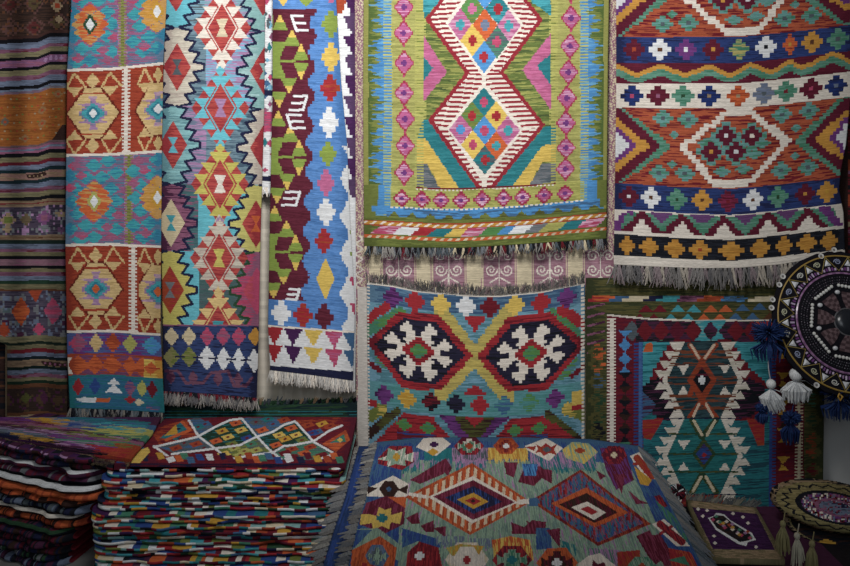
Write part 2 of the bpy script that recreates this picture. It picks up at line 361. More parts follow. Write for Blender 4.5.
# lower blue band
r.rect(600,189,870,215,NV)
for x,c,k in ((629,'maroon','white'),(651,'white','brown'),(677,GR,'dkgreen'),(702,'ochre','brown'),(728,((142,40,74),'maroon',.3),'dkred'),(753,'white','brown'),(778,GR,'dkgreen'),(805,'maroon','ochre'),(827,'ochre','gold')):
    r.flower(x,201.5,10.3,10.5,c,k,.16)
r.rect(600,215,870,217,'cream')
r.rect(600,217,870,240,'cream'); r.rect(628,217,836,236.5,GR)
def q3(pts,c): r.put(inside(pts,(np.floor(r.X/3)+.5)*3,(np.floor(r.Y/2.6)+.5)*2.6),c)
for x in (661,702,745,788): q3([(x-11,217),(x+11,217),(x,226)],(110,66,122))
q3([(617,240),(628,217),(634,217),(620,240)],'purple'); q3([(609,236),(626,236),(636,226),(622,217),(614,232)],'purple'); q3([(620,236),(640,222),(626,219)],GR)
for x in (642,682,724,768,808): q3([(x,214),(x-22,238),(x+22,238)],'maroon')
for x in (642,682,724,768,808): q3([(x,222.5),(x-14,240),(x+14,240)],'cream')
q3([(818,217),(830,217),(846,240),(838,240)],'purple'); q3([(829,216),(850,216),(850,236)],'cream')
r.rect(600,236.8,870,240.2,'cream')
r.rect(600,240,870,261,('black',(40,44,56),.4))
for x,rx in ((627,8.5),(649,10.5),(675,11),(700,12),(731,14),(760,11),(784,9),(807,11),(829,9.5)):
    r.flower(x,251,rx*.94,9.3,('ochre',(190,124,40),.4),'rust' if x==700 else None,.2,n=3)
r.rect(600,261,870,275,'cream')
dep7=lambda x,y: 3.525+.006*np.sin(x*.04+1)+.012*np.clip((x-815)/40,0,1)*np.sin(y*.03)
o=r.build('kilim_rug',dep7,M_HANG)
tag(o,'terracotta kilim with blue, white and black flower bands, hanging at top right','rug')
fringe('fringe',o,edge(r,'b',dep7,60),60,.068,[(132,128,126),(104,102,104),(176,166,152),(140,124,128),(122,118,116)],clump=8,r=.0018,jit=.08,lj=.15,knot=.005)
# ================================================================ far left embroidered striped cloth
w1=[(0,4),(38,2),(50,-3),(68,-3)]
def warpt(x,y): return itp(w1,x)*np.clip((250-y)/120.,0,1)+np.sin(x*.12)*1.0*np.clip((y-250)/100,0,1)
r=Rug([(-60,-40),(330,-30),(345,7),(420,7)],[(-60,69),(420,67)],-60,420,warp=warpt,cw=1.0,ch=.8)
r.fill('dkbrown'); BK=(24,24,30); GB=('greyblue',(90,100,124),.4); OL=((128,118,84),(108,104,74),.4); MV=((128,78,104),'maroon',.3); TN=((142,116,88),(120,96,76),.4)
def stripes(L):
    for a,b,c in L: r.rect(-60,a,80,b,c)
def mosaic(y0,y1,base,cols,px=22,py=22,sc=1.0):
    r.rect(-60,y0,80,y1,base)
    X,Y=r.X,r.Y
    a=(np.floor(X/2.4)*2.4); bq=(np.floor((Y-y0)/2.4)*2.4)
    u=np.abs(((a+3)/px)%1-.5)+np.abs(((bq)/py)%1-.5)
    cid=(np.floor((a+3)/px)*3+np.floor(bq/py)*5)%len(cols)
    for k,c in enumerate(cols):
        r.put((Y>y0)&(Y<y1)&(u<.3)&(cid==k),c)
    r.put((Y>y0)&(Y<y1)&(u<.1),base)
    r.put((Y>y0)&(Y<y1)&(np.abs(u-.42)<.05),cols[-1])
    h=(np.sin(a*12.9+bq*78.2)*43758.5)%1
    r.put((Y>y0)&(Y<y1)&(h>.88),cols[0])
mosaic(-60,33,((70,48,40),(52,38,34),.5),['brown',(86,70,44),(92,40,40),(96,62,58)],24,24)
r.flower(57,9,6,6,'tan','rust',.4); r.flower(59,22,4,4,'tan')
stripes([(33,36,(70,44,40)),(36,40,BK),(40,46,GB),(46,49.5,MV),(49.5,54.5,OL),(54.5,57.5,BK),(57.5,64.5,((132,84,128),'mauve',.4)),(64.5,67.5,BK),(67.5,73,OL),(73,77.5,MV),(77.5,83,GB),(83,86.5,BK),(86.5,88.5,GB),(88.5,91,((120,92,112),'grey',.5))])
for x in range(46,66,5): r.flower(x,61,2.2,2.4,'lilac')
for x in range(2,16,3): r.rect(x,60.3,x+1.6,62,'mauve')
r.rect(-60,91,80,143,((166,92,34),(148,78,30),.45))
for i in range(14):
    for j in range(6): r.rect(-8+i*6+(j%2)*3,95+j*8,-6.4+i*6+(j%2)*3,96.6+j*8,['tan','olive','rust'][(i+j)%3])
for x,y,c in ((5,118,'slate'),(42,110,'tan'),(42,123,'tan'),(25,136,'tan'),(58,97,'rust')): r.flower(x,y,4.5,4,(146,104,62) if c!='slate' else (106,96,84),'rust',.3); 
r.poly([(52,143),(62,128),(68,128),(68,143)],'dkbrown')
stripes([(143,145,(110,84,90)),(145,147,'mauve'),(147,149,GB),(149,151,'mauve'),(151,155,BK),(155,160,OL),(160,163.5,('maroon','dkred',.5)),(163.5,168,GB),(168,171.5,(24,44,52)),(171.5,178.5,((150,108,98),TN[0],.4)),(178.5,182,(24,44,52)),(182,187,GB),(187,191,MV),(191,196,OL),(196,199.5,BK),(199.5,202,TN),(202,203,'dkred'),(203,206,TN)])
r.poly([(26,173),(45,172),(47,176),(28,177)],'dkbrown')
for x in range(29,45,4): r.rect(x,174,x+1.4,175.6,'tan')
mosaic(206,235,((84,72,94),(62,54,74),.5),['lilac','tan',(110,70,110),'grey'],18,15)
r.flower(8,219,8,7,'tan','olive',.5); r.flower(44,218,8,7,(134,78,130),'mauve',.4); r.flower(26,219,6,6,(110,92,66))
stripes([(235,237,TN),(237,238,'brown'),(238,240,TN),(240,244,(30,48,44)),(244,249,GB),(249,252,MV),(252,256,OL),(256,259,BK),(259,265.5,((138,96,112),'mauve',.3)),(265.5,268.5,BK),(268.5,272,OL),(272,276,MV),(276,280.5,GB),(280.5,284,(36,64,46)),(284,289,OL),(289,291,'brown')])
mosaic(291,336,((86,78,98),(64,56,78),.5),['greyblue',(90,110,116),'plum','grey'],15,12)
r.dia(21,311,9,14,('orange','rust',.5),n=7); r.dia(53,311,9,13,('rose','mauve',.4),n=7); r.poly([(28,291),(42,291),(36,303)],'rust'); r.flower(39,330,6,6,'rose'); r.flower(4,330,6,8,'rust')
stripes([(336,342,OL),(342,345,(30,44,36)),(345,349,OL),(349,353,('dkred','brown',.4)),(353,357,GB),(357,360,(24,36,44)),(360,366.5,TN),(366.5,369.5,(24,40,38)),(369.5,374,GB),(374,377.5,MV),(377.5,381,OL),(381,384,(28,50,36)),(384,388,'brown')])
r.poly([(41,362),(66,362),(66,366),(43,366)],'dkbrown')
for x in range(44,66,5): r.rect(x,363,x+2,365,'mauve')
mosaic(388,412,(60,44,40),[(84,62,44),(70,60,44),'plum'],17,22)
r.flower(26,398,5,5,'dkolive'); r.flower(44,398,4,6,'plum'); stripes([(412,415,'brown'),(415,418,'tan'),(418,420,BK)])
dep1=lambda x,y: 3.56+.018*np.sin(x*.16+.5)*np.clip(1-(y-250)/500.,.4,1)+.006*np.sin(x*.05+y*.02)
o=r.build('embroidered_textile',dep1,M_HANG)
tag(o,'dark striped and embroidered textile with an orange-brown panel, hanging at far left','textile')
# ================================================================ tall kilim with red medallion panels
def warp2(x,y): return itp([(66,1),(110,0),(160,0)],x)+itp([(66,0),(110,0),(160,1)],x)*itp([(60,-5.5),(152,-3),(244,2.5),(332,4),(420,4)],y)
r=Rug([(-60,72),(10,71),(70,67),(250,65.3),(350,67),(415,70)],[(-60,167),(5,166),(60,163),(150,161.5),(330,160),(415,164.5)],-60,[(66,408),(120,410),(165,413)],q=1.2,warp=warp2)
TQ=((158,90,130),(92,122,154),.5); RD=((178,64,40),(158,52,36),.4); CR=((216,180,116),(200,164,100),.35)
def star(cx,cy,c1='orange',c2='turq',core='white',ring='lime'):
    for dx,dy,rx,ry,c in ((0,0,26,30,None),):
        pass
    for dx,dy in ((-22,0),(22,0),(-17,-12),(17,-12),(-17,12),(17,12),(-8,-24),(8,-24),(-8,24),(8,24),(-24,-26),(22,-28),(-24,27),(22,28),(0,36),(0,-36),(-14,38),(14,-40)):
        r.dia(cx+dx,cy+dy,8,6.4,((54,164,176),(46,130,168),.35),n=4)
    for dx,dy in ((-13,-26),(13,26),(-24,-14),(24,14),(-12,34),(18,36),(-20,-36)): r.dia(cx+dx,cy+dy,6,4,((168,92,128),'rose',.3),n=3)
    for dx,dy in ((-11,0),(11,0),(-8,-8),(8,-8),(-8,8),(8,8),(0,-15),(0,15)):
        r.dia(cx+dx,cy+dy,7.5,5.4,(c1,(206,150,76),.4),n=4)
    r.dia(cx,cy,7,10,ring,n=5); r.dia(cx,cy,4,6,core,n=4)
def secA(y0,y1,c1,c2,dvx,ring):
    r.rect(40,y0,180,y1,TQ)
    star(*c1,ring=ring); 
    r.rect(dvx-5,y0,dvx+5,y1,('mauve','lilac',.5)); r.rect(dvx-1.6,y0,dvx+1.6,y1,'olive'); r.comb(dvx-4,y0,dvx+4,y1,3,(142,140,70),.5)
    star(c2[0],c2[1],c1='ochre',ring='gold')
    X=r.X; r.put((r.Y>y0)&(r.Y<y1)&(X>170),TQ)
secA(-60,70,(90,24),(157,17),122.5,'dkgreen')
secA(155,245,(94,201),(157.5,198),129,'lime')
r.flower(90,-35,9,9,'orange')
def secB(y0,y1,cx,core,dvx,cr2):
    r.rect(40,y0,180,y1,RD); cy=(y0+y1)/2+.5; h=(y1-y0)/2
    def hexa(cx,rx):
        r.poly([(cx-rx-2,cy),(cx-8,cy-28),(cx+8,cy-28),(cx+rx+2,cy),(cx+8,cy+28),(cx-8,cy+28)],(120,40,30)); r.poly([(cx-rx,cy),(cx-7,cy-25.5),(cx+7,cy-25.5),(cx+rx,cy),(cx+7,cy+25.5),(cx-7,cy+25.5)],CR)
        for dx,dy,rx2 in ((0,-19,5),(0,19,5),(-9,-12,8),(9,-12,8),(-9,12,8),(9,12,8),(-13,-4,9),(13,-4,9),(-13,4,9),(13,4,9)): r.poly([(cx+dx-rx2,cy+dy-np.sign(dy)*2.2),(cx+dx+rx2,cy+dy-np.sign(dy)*2.2),(cx+dx*.6,cy+dy*.5)],('lilac',(186,150,168),.4))
        r.dia(cx,cy,14,13,('lilac','greyblue',.4),n=5); r.dia(cx,cy,11.5,10,'turq',n=5); r.dia(cx,cy,7,6.5,(40,124,150),n=4); r.dia(cx,cy,4,4.6,core,n=4)
    hexa(cx,26)
    for tx in (cx-18.5,cx+17):
        for s in (-1,1):
            ya=cy+s*(h-2); yb=cy+s*(h-16); yc=cy+s*(h-26)
            r.line([(tx,ya),(tx-8,yb)],2.2,CR); r.line([(tx,ya),(tx+11,cy+s*(h-16))],2.2,CR)
            r.poly([(tx-8.5,yb),(tx+8.5,yb),(tx,yc)],CR)
    for s in (-1,1): 
        r.dia(cx-.5,cy+s*(h-10),7.2,8,CR); r.line([(cx-12,cy+s*(h-22)),(cx+12,cy+s*(h-22))],1.4,RD)
    r.rect(dvx-1.8,y0,dvx+1.8,y1,'cream'); r.comb(dvx-4.4,y0,dvx+4.4,y1,3.6,'cream',.5)
    r.put((r.X>dvx+8)&(r.Y>y0)&(r.Y<y1),RD)
    X0=158; tx=X0-13.5
    r.put((r.X>dvx+5)&(np.abs(r.Y-cy)<40),RD)
    def clip(f):
        keep=r.C.copy(); f(); m=(r.X<dvx+6); r.C[m]=keep[m]
    clip(lambda: hexa(X0,22))
    for s in (-1,1):
        ya=cy+s*(h-2); yb=cy+s*(h-16); yc=cy+s*(h-26)
        r.line([(tx,ya),(tx-6.5,yb)],2.2,CR); r.line([(tx,ya),(tx+10,yb-s*4)],2.2,CR); r.poly([(tx-7,yb),(tx+7,yb),(tx,yc)],CR); r.dia(X0,cy+s*(h-9),5,8,CR)
secB(70,155,93,'white',126,'white'); secB(245,331,96,'orange',133,'white')
for y in (69.3,154.5,244.3,331.0): r.rect(40,y-1.4,180,y+1.2,'cream')
r.rect(40,332.3,180,353,('purple',(76,92,156),.5))
for x,c,rx in ((78,('mauve','rose',.4),9),(96,CR,7),(113,('rust','orange',.4),8),(130,'lime',7),(152,('turq','blue',.4),10)): r.flower(x,342.5,rx,9,c,n=5)
r.rect(40,353,180,354.4,'rust'); r.rect(40,354.4,180,374.5,((128,70,110),'rust',.45))
for x,rx in ((78,11),(95,9),(112,10),(130,7),(142,8)): r.dia(x,364.5,rx,9.5,('orange','rust',.3),n=6)
r.poly([(64,356),(72,356),(68,364),(73,373),(64,373)],'cream'); r.poly([(144,356),(170,356),(170,374),(144,374)],('yellow','ochre',.5)); r.dia(151,365,7,7,'orange'); r.rect(144,364,160,365.3,'rust')
r.rect(40,374.5,180,376,'teal'); r.rect(40,376,180,420,((46,110,150),'teal',.4))
for x,c in ((78,'red'),(95,'rblue'),(130,('mauve','rblue',.4)),(142,'lime'),(152,'dkred')): r.flower(x,386,5.5,8,c,n=4)
r.tri(114,377,6.5,7.5,'white'); r.tri(114,383,8.5,9.5,'white')
r.poly([(74,398),(84,396.5),(96,397),(96,402),(84,402.5)],'white'); r.rect(96,398,110,402,'orange'); r.dia(130,398,6,4,'red'); r.dia(139,400,5,4,'ecru'); r.rect(146,402,160,406,('mauve','midblue',.5))
dep2=lambda x,y: 3.51+.008*np.sin(x*.07)+.004*np.sin(y*.03+x*.03)
o=r.build('kilim_rug',dep2,M_HANG)
tag(o,'turquoise kilim with rust-red medallion panels, hanging second from the left','rug')
fringe('fringe',o,edge(r,'b',dep2,30),56,.036,[(110,112,116),'black',(130,124,116),'slate','black'],clump=6,r=.0017,jit=.3)
# ================================================================ red serrated diamond kilim
r=Rug([(-60,167),(0,166),(100,162.5),(230,161),(395,164)],[(-60,266),(0,265),(110,264),(230,260.5),(330,258.5),(398,256.5)],-60,[(160,391),(210,394),(260,398.5)],q=0)
GD=((110,140,156),(70,96,118),.45)
r.fill(GD)
RED=((196,72,66),(168,50,56),.42)
def serr(cx,cy,rx,ry,c,w=2.6):
    for sx in (-1,1):
        for sy in (-1,1):
            pts=[]; n=4
            for k in range(n+1):
                f=k/n; x=cx+sx*rx*f; y=cy-sy*ry*(1-f)
                pts.append((x+sx*3,y)); 
                if k<n: pts.append((x-sx*2.2,y+sy*ry/n*.85))
            r.line(pts,w,c)
def side(cx,cy,outer,ring,inner,core,zz='navy'):
    dy=r.Y-cy; band=np.abs(dy)<39
    r.put(band&(np.abs(r.X-cx)<58),outer)
    for s in (-1,1):
        pts=[]
        for sy in (-1,1):
            L=[]
            for k in range(4):
                y=3+k*11.2; x=28-.38*y
                L+=[(x,y),(x-10.5,y+2.2)]
            pts+= [(cx+s*x,cy+sy*y) for x,y in (L[::-1] if sy<0 else L)]
        r.put(inside([(cx,pts[0][1])]+pts+[(cx,pts[-1][1])],r.X,r.Y)&band,ring)
        P_=[p for p in pts if abs(p[1]-cy)<40]; k_=r.C.copy(); r.line(P_,2.5,zz)
    r.dia(cx,cy,14,24,inner)
    if core: 
        r.poly([(cx-5,cy-8),(cx+5,cy-8),(cx,cy+1)],core); r.poly([(cx-5,cy+8),(cx+5,cy+8),(cx,cy-1)],core)
BE=((206,196,176),(186,170,156),.4)
side(176,-12,((112,160,180),'slate',.4),'cyan',RED,None)
side(263,-8,((120,160,176),'lilac',.4),'ltteal',RED,None)
side(177,67,GD,BE,RED,'slate'); side(264,71,(('ltblue'),'lilac',.5),((150,190,190),'ltteal',.5),RED,'ltteal')
side(173,145,(('lilac'),'greyblue',.5),((128,186,190),(96,150,160),.4),RED,'cyan'); side(264,148,GD,BE,RED,None)
side(171,223,((70,110,116),'mauve',.35),(('mauve'),'plum',.3),'beige','turq'); side(256,224,'cyan',(200,190,96),RED,'orange')
side(170,290,'cyan',(198,186,84),((176,50,48),'rust',.4),'grey'); side(257,291,((70,104,104),'slate',.4),(('rose'),'mauve',.4),((200,70,90),'rose',.4),None,'dkgreen')
def central(cx,cy,ring,core,rx=29,ry=42,ins=0):
    r.dia(cx,cy,rx,ry,RED)
    r.dia(cx,cy,15.5,26.5,ring)
    for s in (-1,1):
        for sy in (-1,1):
            for dx,dy,w_ in ((19,0,7.5),(12,-11.5,7.5)):
                r.poly([(cx+s*(dx-w_),cy+sy*(dy-10)),(cx+s*(dx+w_),cy+sy*(dy-10)),(cx+s*(dx-1.5),cy+sy*(dy+1))],ring)
    for sy in (-1,1): r.poly([(cx-11,cy+sy*-32),(cx+11,cy+sy*-32),(cx+3,cy+sy*-21),(cx-3,cy+sy*-21)],ring); r.dia(cx,cy+sy*-37,4.5,7,ring)
    r.dia(cx,cy,14,24.5,RED)
    r.poly([(cx-6,cy-9),(cx+6,cy-9),(cx+2,cy),(cx+6,cy+9),(cx-6,cy+9),(cx-2,cy)],core)
r.dia(222,-48,29,40,RED)
for a in ((222,28,'cream','ecru'),(220.5,108,'cyan','lilac'),(220,184,(200,188,80),'cream'),(219,258,BE,(206,190,84)),(218,330,(226,190,116),'turq')): central(*a)
for y,c in ((67,'cream'),(71,'cyan'),(145,'cyan'),(149,(200,188,80)),(221,'lilac'),(224,BE),(294,(226,190,116))): r.flower(220,y,4,5,c)
r.rect(150,325,280,420,((52,70,124),'navy',.3)); r.rect(150,324.6,280,326,'mauve')
for x,c in ((171.5,'beige'),(189,'beige'),(207,('rose','mauve',.3)),(223,('rose','mauve',.5)),(238.5,('rose','mauve',.3)),(255,'ochre')): r.dia(x,336.5,6.8,9,c,n=5)
for x in (171.5,189): r.dia(x,357,8,10,('olive',(140,136,80),.5),n=6)
for x,rx in ((207,8.5),(223.5,7),(238.5,6.5),(254,7)): r.dia(x,358+(x-207)*.06,rx,11.5,'white',n=6)
for x in (180,198,213,231,246): r.rect(x-5,357.2+(x-207)*.05,x+5,359+(x-207)*.05,'navy')
MVV=((124,76,100),'plum',.4)
for x in (171,193,218,238): r.dia(x,377+(x-171)*.04,4.5,7,MVV,n=4)
for p in ([(166,371),(178,371),(186,383),(203,383),(211,373),(228,371),(234,386),(246,386),(252,378)],): r.line(p,3,MVV)
dep3=lambda x,y: 3.53+.008*np.sin(x*.08+2)+.004*np.sin(y*.028)+.02*np.clip((x-258)/8,0,1)
o=r.build('kilim_rug',dep3,M_HANG)
tag(o,'narrow kilim of serrated red diamonds with a navy end, hanging third from the left','rug')
e=edge(r,'b',dep3,30)
fringe('fringe',o,e,56,.042,[(130,126,122),(160,152,144),(110,108,108),(96,92,96)],clump=7,r=.0016,jit=.1,lj=.2)
mbk=MB()
fringe('knotted_heading',o,e,46,.018,['maroon','black','dkred'],clump=3,r=.003)
# small embroidered cloth behind
r=Rug(258,[(-60,276),(100,274),(190,273)],-60,[(258,187),(275,188)],slen=8)
r.fill('white')
for i in range(60):
    x=RS.uniform(258,276); y=RS.uniform(-50,180); r.flower(x,y,RS.uniform(1.5,4),RS.uniform(2,5),['midblue','slate','rose','ltblue','teal','mauve'][i%6])
r.rect(250,176,280,181,'navy'); r.rect(250,112,280,132,('rose','mauve',.5)); r.rect(250,90,280,96,'navy')
dw=lambda x,y: 3.575+.004*np.sin(x*.2)
o=r.build('embroidered_textile',dw,M_HANG)
tag(o,'narrow white cloth embroidered in blue and rose behind the serrated red diamond kilim','textile')
fringe('fringe',o,edge(r,'b',dw,8),9,.03,['white','cream'],clump=4,r=.002)
# ================================================================ maroon and blue kilim with comb motifs
def warp4(x,y): return itp([(268,-1),(350,5)],x)*np.clip((y-270)/50,0,1)
r=Rug([(-60,274),(10,272.5),(100,272.5),(210,270),(330,268),(370,270)],[(-60,336),(0,336),(14,337),(80,341),(141,347),(217,350),(250,352),(300,355),(376,353)],-60,[(268,370),(310,375),(354,381)],q=0,warp=warp4)
BL=((84,140,214),(70,124,196),.4); MR=((108,38,56),(96,32,48),.4)
r.fill(BL); X,Y=r.X,r.Y
Yq=np.floor(Y/2.6)*2.6; ed=315-.03*np.clip(Y,0,300)+3.6*np.sign(np.sin(Yq*.21+.4))*np.abs(np.sin(Yq*.21+.4))**.7; ed=np.floor(ed/2.2)*2.2
r.put((X<ed)&(Y>9)&(Y<300),MR)
GY='leaf'; YL='yellow'
def pyr(x,y,s,dn=False,hw=7.5,h=15):
    n=6
    for k in range(n):
        f=(k+1)/n; yy=y+s*h*k/n; c=YL if k<3 else GY
        r.rect(x-hw*f,min(yy,yy+s*h/n),x+hw*f,max(yy,yy+s*h/n)+.2,c)
def chev(cy,sx):
    r.poly([(266+sx,cy-19),(286+sx,cy-19),(280+sx,cy-3),(280+sx,cy+3),(286+sx,cy+18),(266+sx,cy+18)],GY,1.6)
    r.rect(278+sx,cy-1.2,296+sx,cy+1.2,GY)
    pyr(280+sx,cy-46,1); pyr(292+sx,cy-31,1); r.rect(284+sx,cy-18,299+sx,cy-15,GY); 
    pyr(301+sx,cy-17,1,hw=7,h=16); pyr(301+sx,cy+18,-1,hw=7,h=16); r.rect(296+sx,cy-.8,308+sx,cy+.8,MR)
    pyr(289+sx,cy+32,-1); pyr(279+sx,cy+46,-1)
    r.poly([(266+sx,cy-46),(273+sx,cy-46),(273+sx,cy-34),(266+sx,cy-28)],GY,1.5)
chev(61,0); chev(157,-2); chev(252,-5.5)
r.put((X<ed)&(Y>9)&(Y<10.5),MR)
def combE(x,y,w,h,flip,sk=4):
    x0,x1=(x,x+w)
    f=(lambda u,v:(x+ (u if not flip else w-u)+ (sk*(v/h-.5) if not flip else -sk*(v/h-.5)), y+v))
    r.line([f(0,0),f(0,h)],2.6,'white')
    for v in (0,h/2,h): r.line([f(0,v),f(w-2,v)],2.4,'white')
combE(294,16,13,14.5,False,5); combE(290,96,15,14,True,4); combE(289,115,16,13,False,4); combE(282,192,16,13,True,4); combE(286,289,12,10,True,3)
for x,y,c,rx,ry in ((331,24,'leaf',9,13),(331,57,'yellow',9,14),(330,88,('red','rust',.3),9.5,13),(329,122.5,'white',9,15),(328,154,'leaf',8,12),(326,183,'pink',8,13),(326,212,'white',9,13),(324,241,('red','rust',.3),8.5,12),(281,313,'white',9.5,12),(303,314,('red','rust',.3),9,11),(324,314,MR,9,12),(331,-10,'pink',8,12),(306,0,'leaf',6,6),(283,0,'yellow',4,5)):
    r.flower(x,y,rx+.5,ry+.5,c,n=3 if ry>9 else 4)
r.dia(325.5,278,8.5,19,'yellow',n=8)
Yq=np.floor(Y/3)*3; e2=345.5+3.8*np.sin((Yq-233)*2*np.pi/37.5+1.57); e2=np.floor(e2/2)*2
r.put((X>e2)&(Y>146)&(Y<327),'white'); 
for y,c in ((236,'leaf'),(258,'leaf'),(282,'rose'),(305,'rose')): r.poly([(350,y-5),(360,y-5),(360,y+5),(354,y+5)],c,2)
r.rect(260,326.5,360,370,'white')
for x,c in ((274,'red'),(293,'dkpurple'),(313,'yellow'),(334,('rose','pink',.4)),(352,'midblue')):
    for y in (328.5,346): r.put(inside([(x-9,y),(x+9,y),(x,y+17)],(np.floor(X/1.8)+.5)*1.8,(np.floor(Y/2.2)+.5)*2.2),c)
r.rect(260,326,360,327.8,'cream'); r.rect(260,366.5,360,385,'navy')
dep4=lambda x,y: 3.535+.006*np.sin(x*.09)+.003*np.sin(y*.03)
o=r.build('kilim_rug',dep4,M_HANG)
tag(o,'maroon and blue kilim with white comb motifs and triangles, hanging fourth from the left','rug')
fringe('fringe',o,edge(r,'b',dep4,30),58,.042,['cream',(206,202,196),(190,186,180)],clump=5,r=.0013,jit=.06,lj=.15)
# white and purple kilim behind it
r=Rug(330,[(-60,354.5),(300,356),(390,355)],-60,392,q=0)
r.fill('white'); X,Y=r.X,r.Y
for i in range(19):
    y=-56+i*20.5; r.put(inside([(343+.01*y,y+10),(356,y+8),(356,y+29),(352,y+29)],(np.floor(X/2.2)+.5)*2.2,(np.floor(Y/2.6)+.5)*2.6),['dkpurple',(88,60,100)][i%2] if y<190 else 'white')
r.poly([(334,-10),(346,0),(342,14),(336,16)],'rust',2)
dep=lambda x,y: 3.575+.003*np.sin(y*.03)
o=r.build('kilim_rug',dep,M_HANG)
tag(o,'white kilim edge with stepped purple triangles showing behind the maroon and blue kilim','rug')
# ================================================================ middle kilim with two hexagon medallions
w5=[(360,-14),(367,-13),(393,-9.5),(416,-5),(450,-2),(477,0),(500,0),(541,-4),(560,-8),(585,-12.5)]
def warp5(x,y): return itp(w5,x)
r=Rug([(270,366.5),(460,368.5)],[(270,585),(460,584.5)],[(360,280),(393,284),(416,289),(450,292.5),(477,294),(500,294),(541,290),(560,286.5),(586,281.5)],455,q=2.4,warp=warp5,slen=34)
BT=((78,134,150),(110,164,190),.42); TL=((74,146,146),(92,158,168),.45); BB=((58,92,132),(88,128,160),.4)
r.fill(BT); r.rect(360,297,590,314.5,BB); r.rect(360,393,590,417,TL)
# corners
for c,p,w in ((('green','seagreen',.4),[(366,346),(400,320)],10),('red',[(362,336),(388,316)],9),(('green','seagreen',.4),[(552,320),(588,357)],10),('red',[(562,318),(588,340)],10)):
    r.line(p,w,c)
for c,p,w in ((('green',BT[0],.4),[(368,364),(384,376)],7),('dkred',[(368,375),(380,382)],5),(('green',BT[0],.4),[(586,366),(560,386)],8),('dkred',[(586,378),(572,386)],5)):
    r.line(p,w,c)
r.line([(441,314),(475,357),(441,396)],15,((198,176,80),(176,158,78),.4)); r.line([(507,314),(475,357),(507,397)],15,((198,176,80),(176,158,78),.4))
def stp(p,c,sx=2.6,sy=2.5): r.put(inside(p,(np.floor(r.X/sx)+.5)*sx,(np.floor(r.Y/sy)+.5)*sy),c)
stp([(465,317),(485,317),(475,333)],'red'); r.rect(465,316,485,321,'red'); r.rect(464,392.5,486,395.5,'red'); r.rect(467.5,389,482.5,392.5,'red'); r.rect(472,386,479,389,'red')
RD5=('red','dkred',.35); NV5=((44,42,66),'black',.3)
for H,cx,cy in (([(366,355.5),(400,319),(440,318),(473,356.5),(440,393.5),(401,394.5)],418.5,356),([(476.5,357),(509,317),(550,318.5),(588,357),(549,394),(508,393.5)],531,356.5)):
    stp(H,RD5)
    H2=[(cx+(x-cx)*.84,cy+(y-cy)*.82) for x,y in H]; stp(H2,NV5)
    Q=["..........", ]
    quarter=["...#.......", "..###......","..####.....",".#####.....",".###.......",".###....#..","..###..###.","####..#####",".#########.","#######...."]
    # rows from top (r9) to centre (r0)
    for j,row in enumerate(quarter):
        for i,ch in enumerate(row):
            if ch=='#':
                for sx in (-1,1):
                    for sy in (-1,1):
                        x0=cx+sx*i*3.1; x1=cx+sx*(i+1)*3.1; k=9-j; y0=cy+sy*k*2.85; y1=cy+sy*(k+1)*2.85
                        r.put((r.X>=min(x0,x1))&(r.X<=max(x0,x1))&(r.Y>=min(y0,y1))&(r.Y<=max(y0,y1)),'cream')
    for sx in (-1,1): r.rect(min(cx+sx*23,cx+sx*35),cy-1.6,max(cx+sx*23,cx+sx*35),cy+1.6,NV5)
    r.rect(cx-3,cy-30,cx+3,cy-17,NV5); r.rect(cx-3,cy+17,cx+3,cy+30,NV5)
    r.dia(cx,cy,17,15,'cream',n=5); r.dia(cx,cy,16,14,RD5,n=5); r.dia(cx,cy,8.5,7.5,('green','seagreen',.4),n=3)
for x,c in ((392.5,('purple','dkpurple',.3)),(415,'red'),(440.6,'yellow'),(466,'white'),(490,'dkred'),(515,'yellow'),(541,'red'),(566.5,('purple','dkpurple',.3))):
    r.flower(x,306.8,10,10.5,c,n=3)
for x,c in ((384,('purple','dkpurple',.3)),(407,('gold','yellow',.5)),(431,('dkred','black',.4)),(456,NV5),(480,'red'),(504,('midblue',TL[0],.3)),(529,('green',TL[0],.4)),(555,('purple','dkpurple',.3))):
    r.flower(x,405.5,9.5,9.5,c,n=3)
r.line([(366,432),(382,420)],11,('yellow','olive',.35)); r.line([(366,450),(397,420)],8,('dkolive','dkbrown',.4)); r.rect(366,412,377,419,'red')
r.line([(586,428),(568,418)],13,('yellow','olive',.35)); r.line([(580,452),(548,420)],9,('dkolive','dkbrown',.4)); r.rect(572,416,584,421,'red'); r.rect(572,402,584,416,'yellow')
for H,cx in (([(372,458),(403,421),(431,419),(466,456)],417),([(480,456),(511,420),(542,419),(586,460)],528)):
    stp(H,RD5); r.flower(cx-13,432,8,6,('green','seagreen',.4)); r.flower(cx+11,432,8,6,('green','seagreen',.4)); r.rect(cx-20,438,cx+20,460,('dkred','rblue',.4))
stp([(437,417.5),(510,417.5),(485,440),(460,440)],('purple','dkpurple',.4)); stp([(453,417.5),(495,417.5),(480,438),(468,438)],('dkolive','dkbrown',.4)); stp([(464,418),(485,418),(475,428)],'red')
# selvedge picks and white heading
r.comb(360,294,369.5,460,3.4,'cream',.5); r.put((r.PX>581.2)&(r.PX<584.4)&((r.Y%3.9)<2.4),'cream')
r.rect(360,280,590,297,'cream')
dep5=lambda x,y: 3.552+.005*np.sin(x*.05+.6)
o=r.build('kilim_rug',dep5,M_HANG)
tag(o,'blue kilim with two hexagons holding white snowflakes, hanging below the lime green one','rug')
fringe('fringe',o,edge(r,'t',dep5,40,-.008),110,.036,[(128,124,120),(150,146,140),(110,108,108),(160,140,140)],dirn=(0,-.3,.95),clump=7,r=.0013,jit=.3)
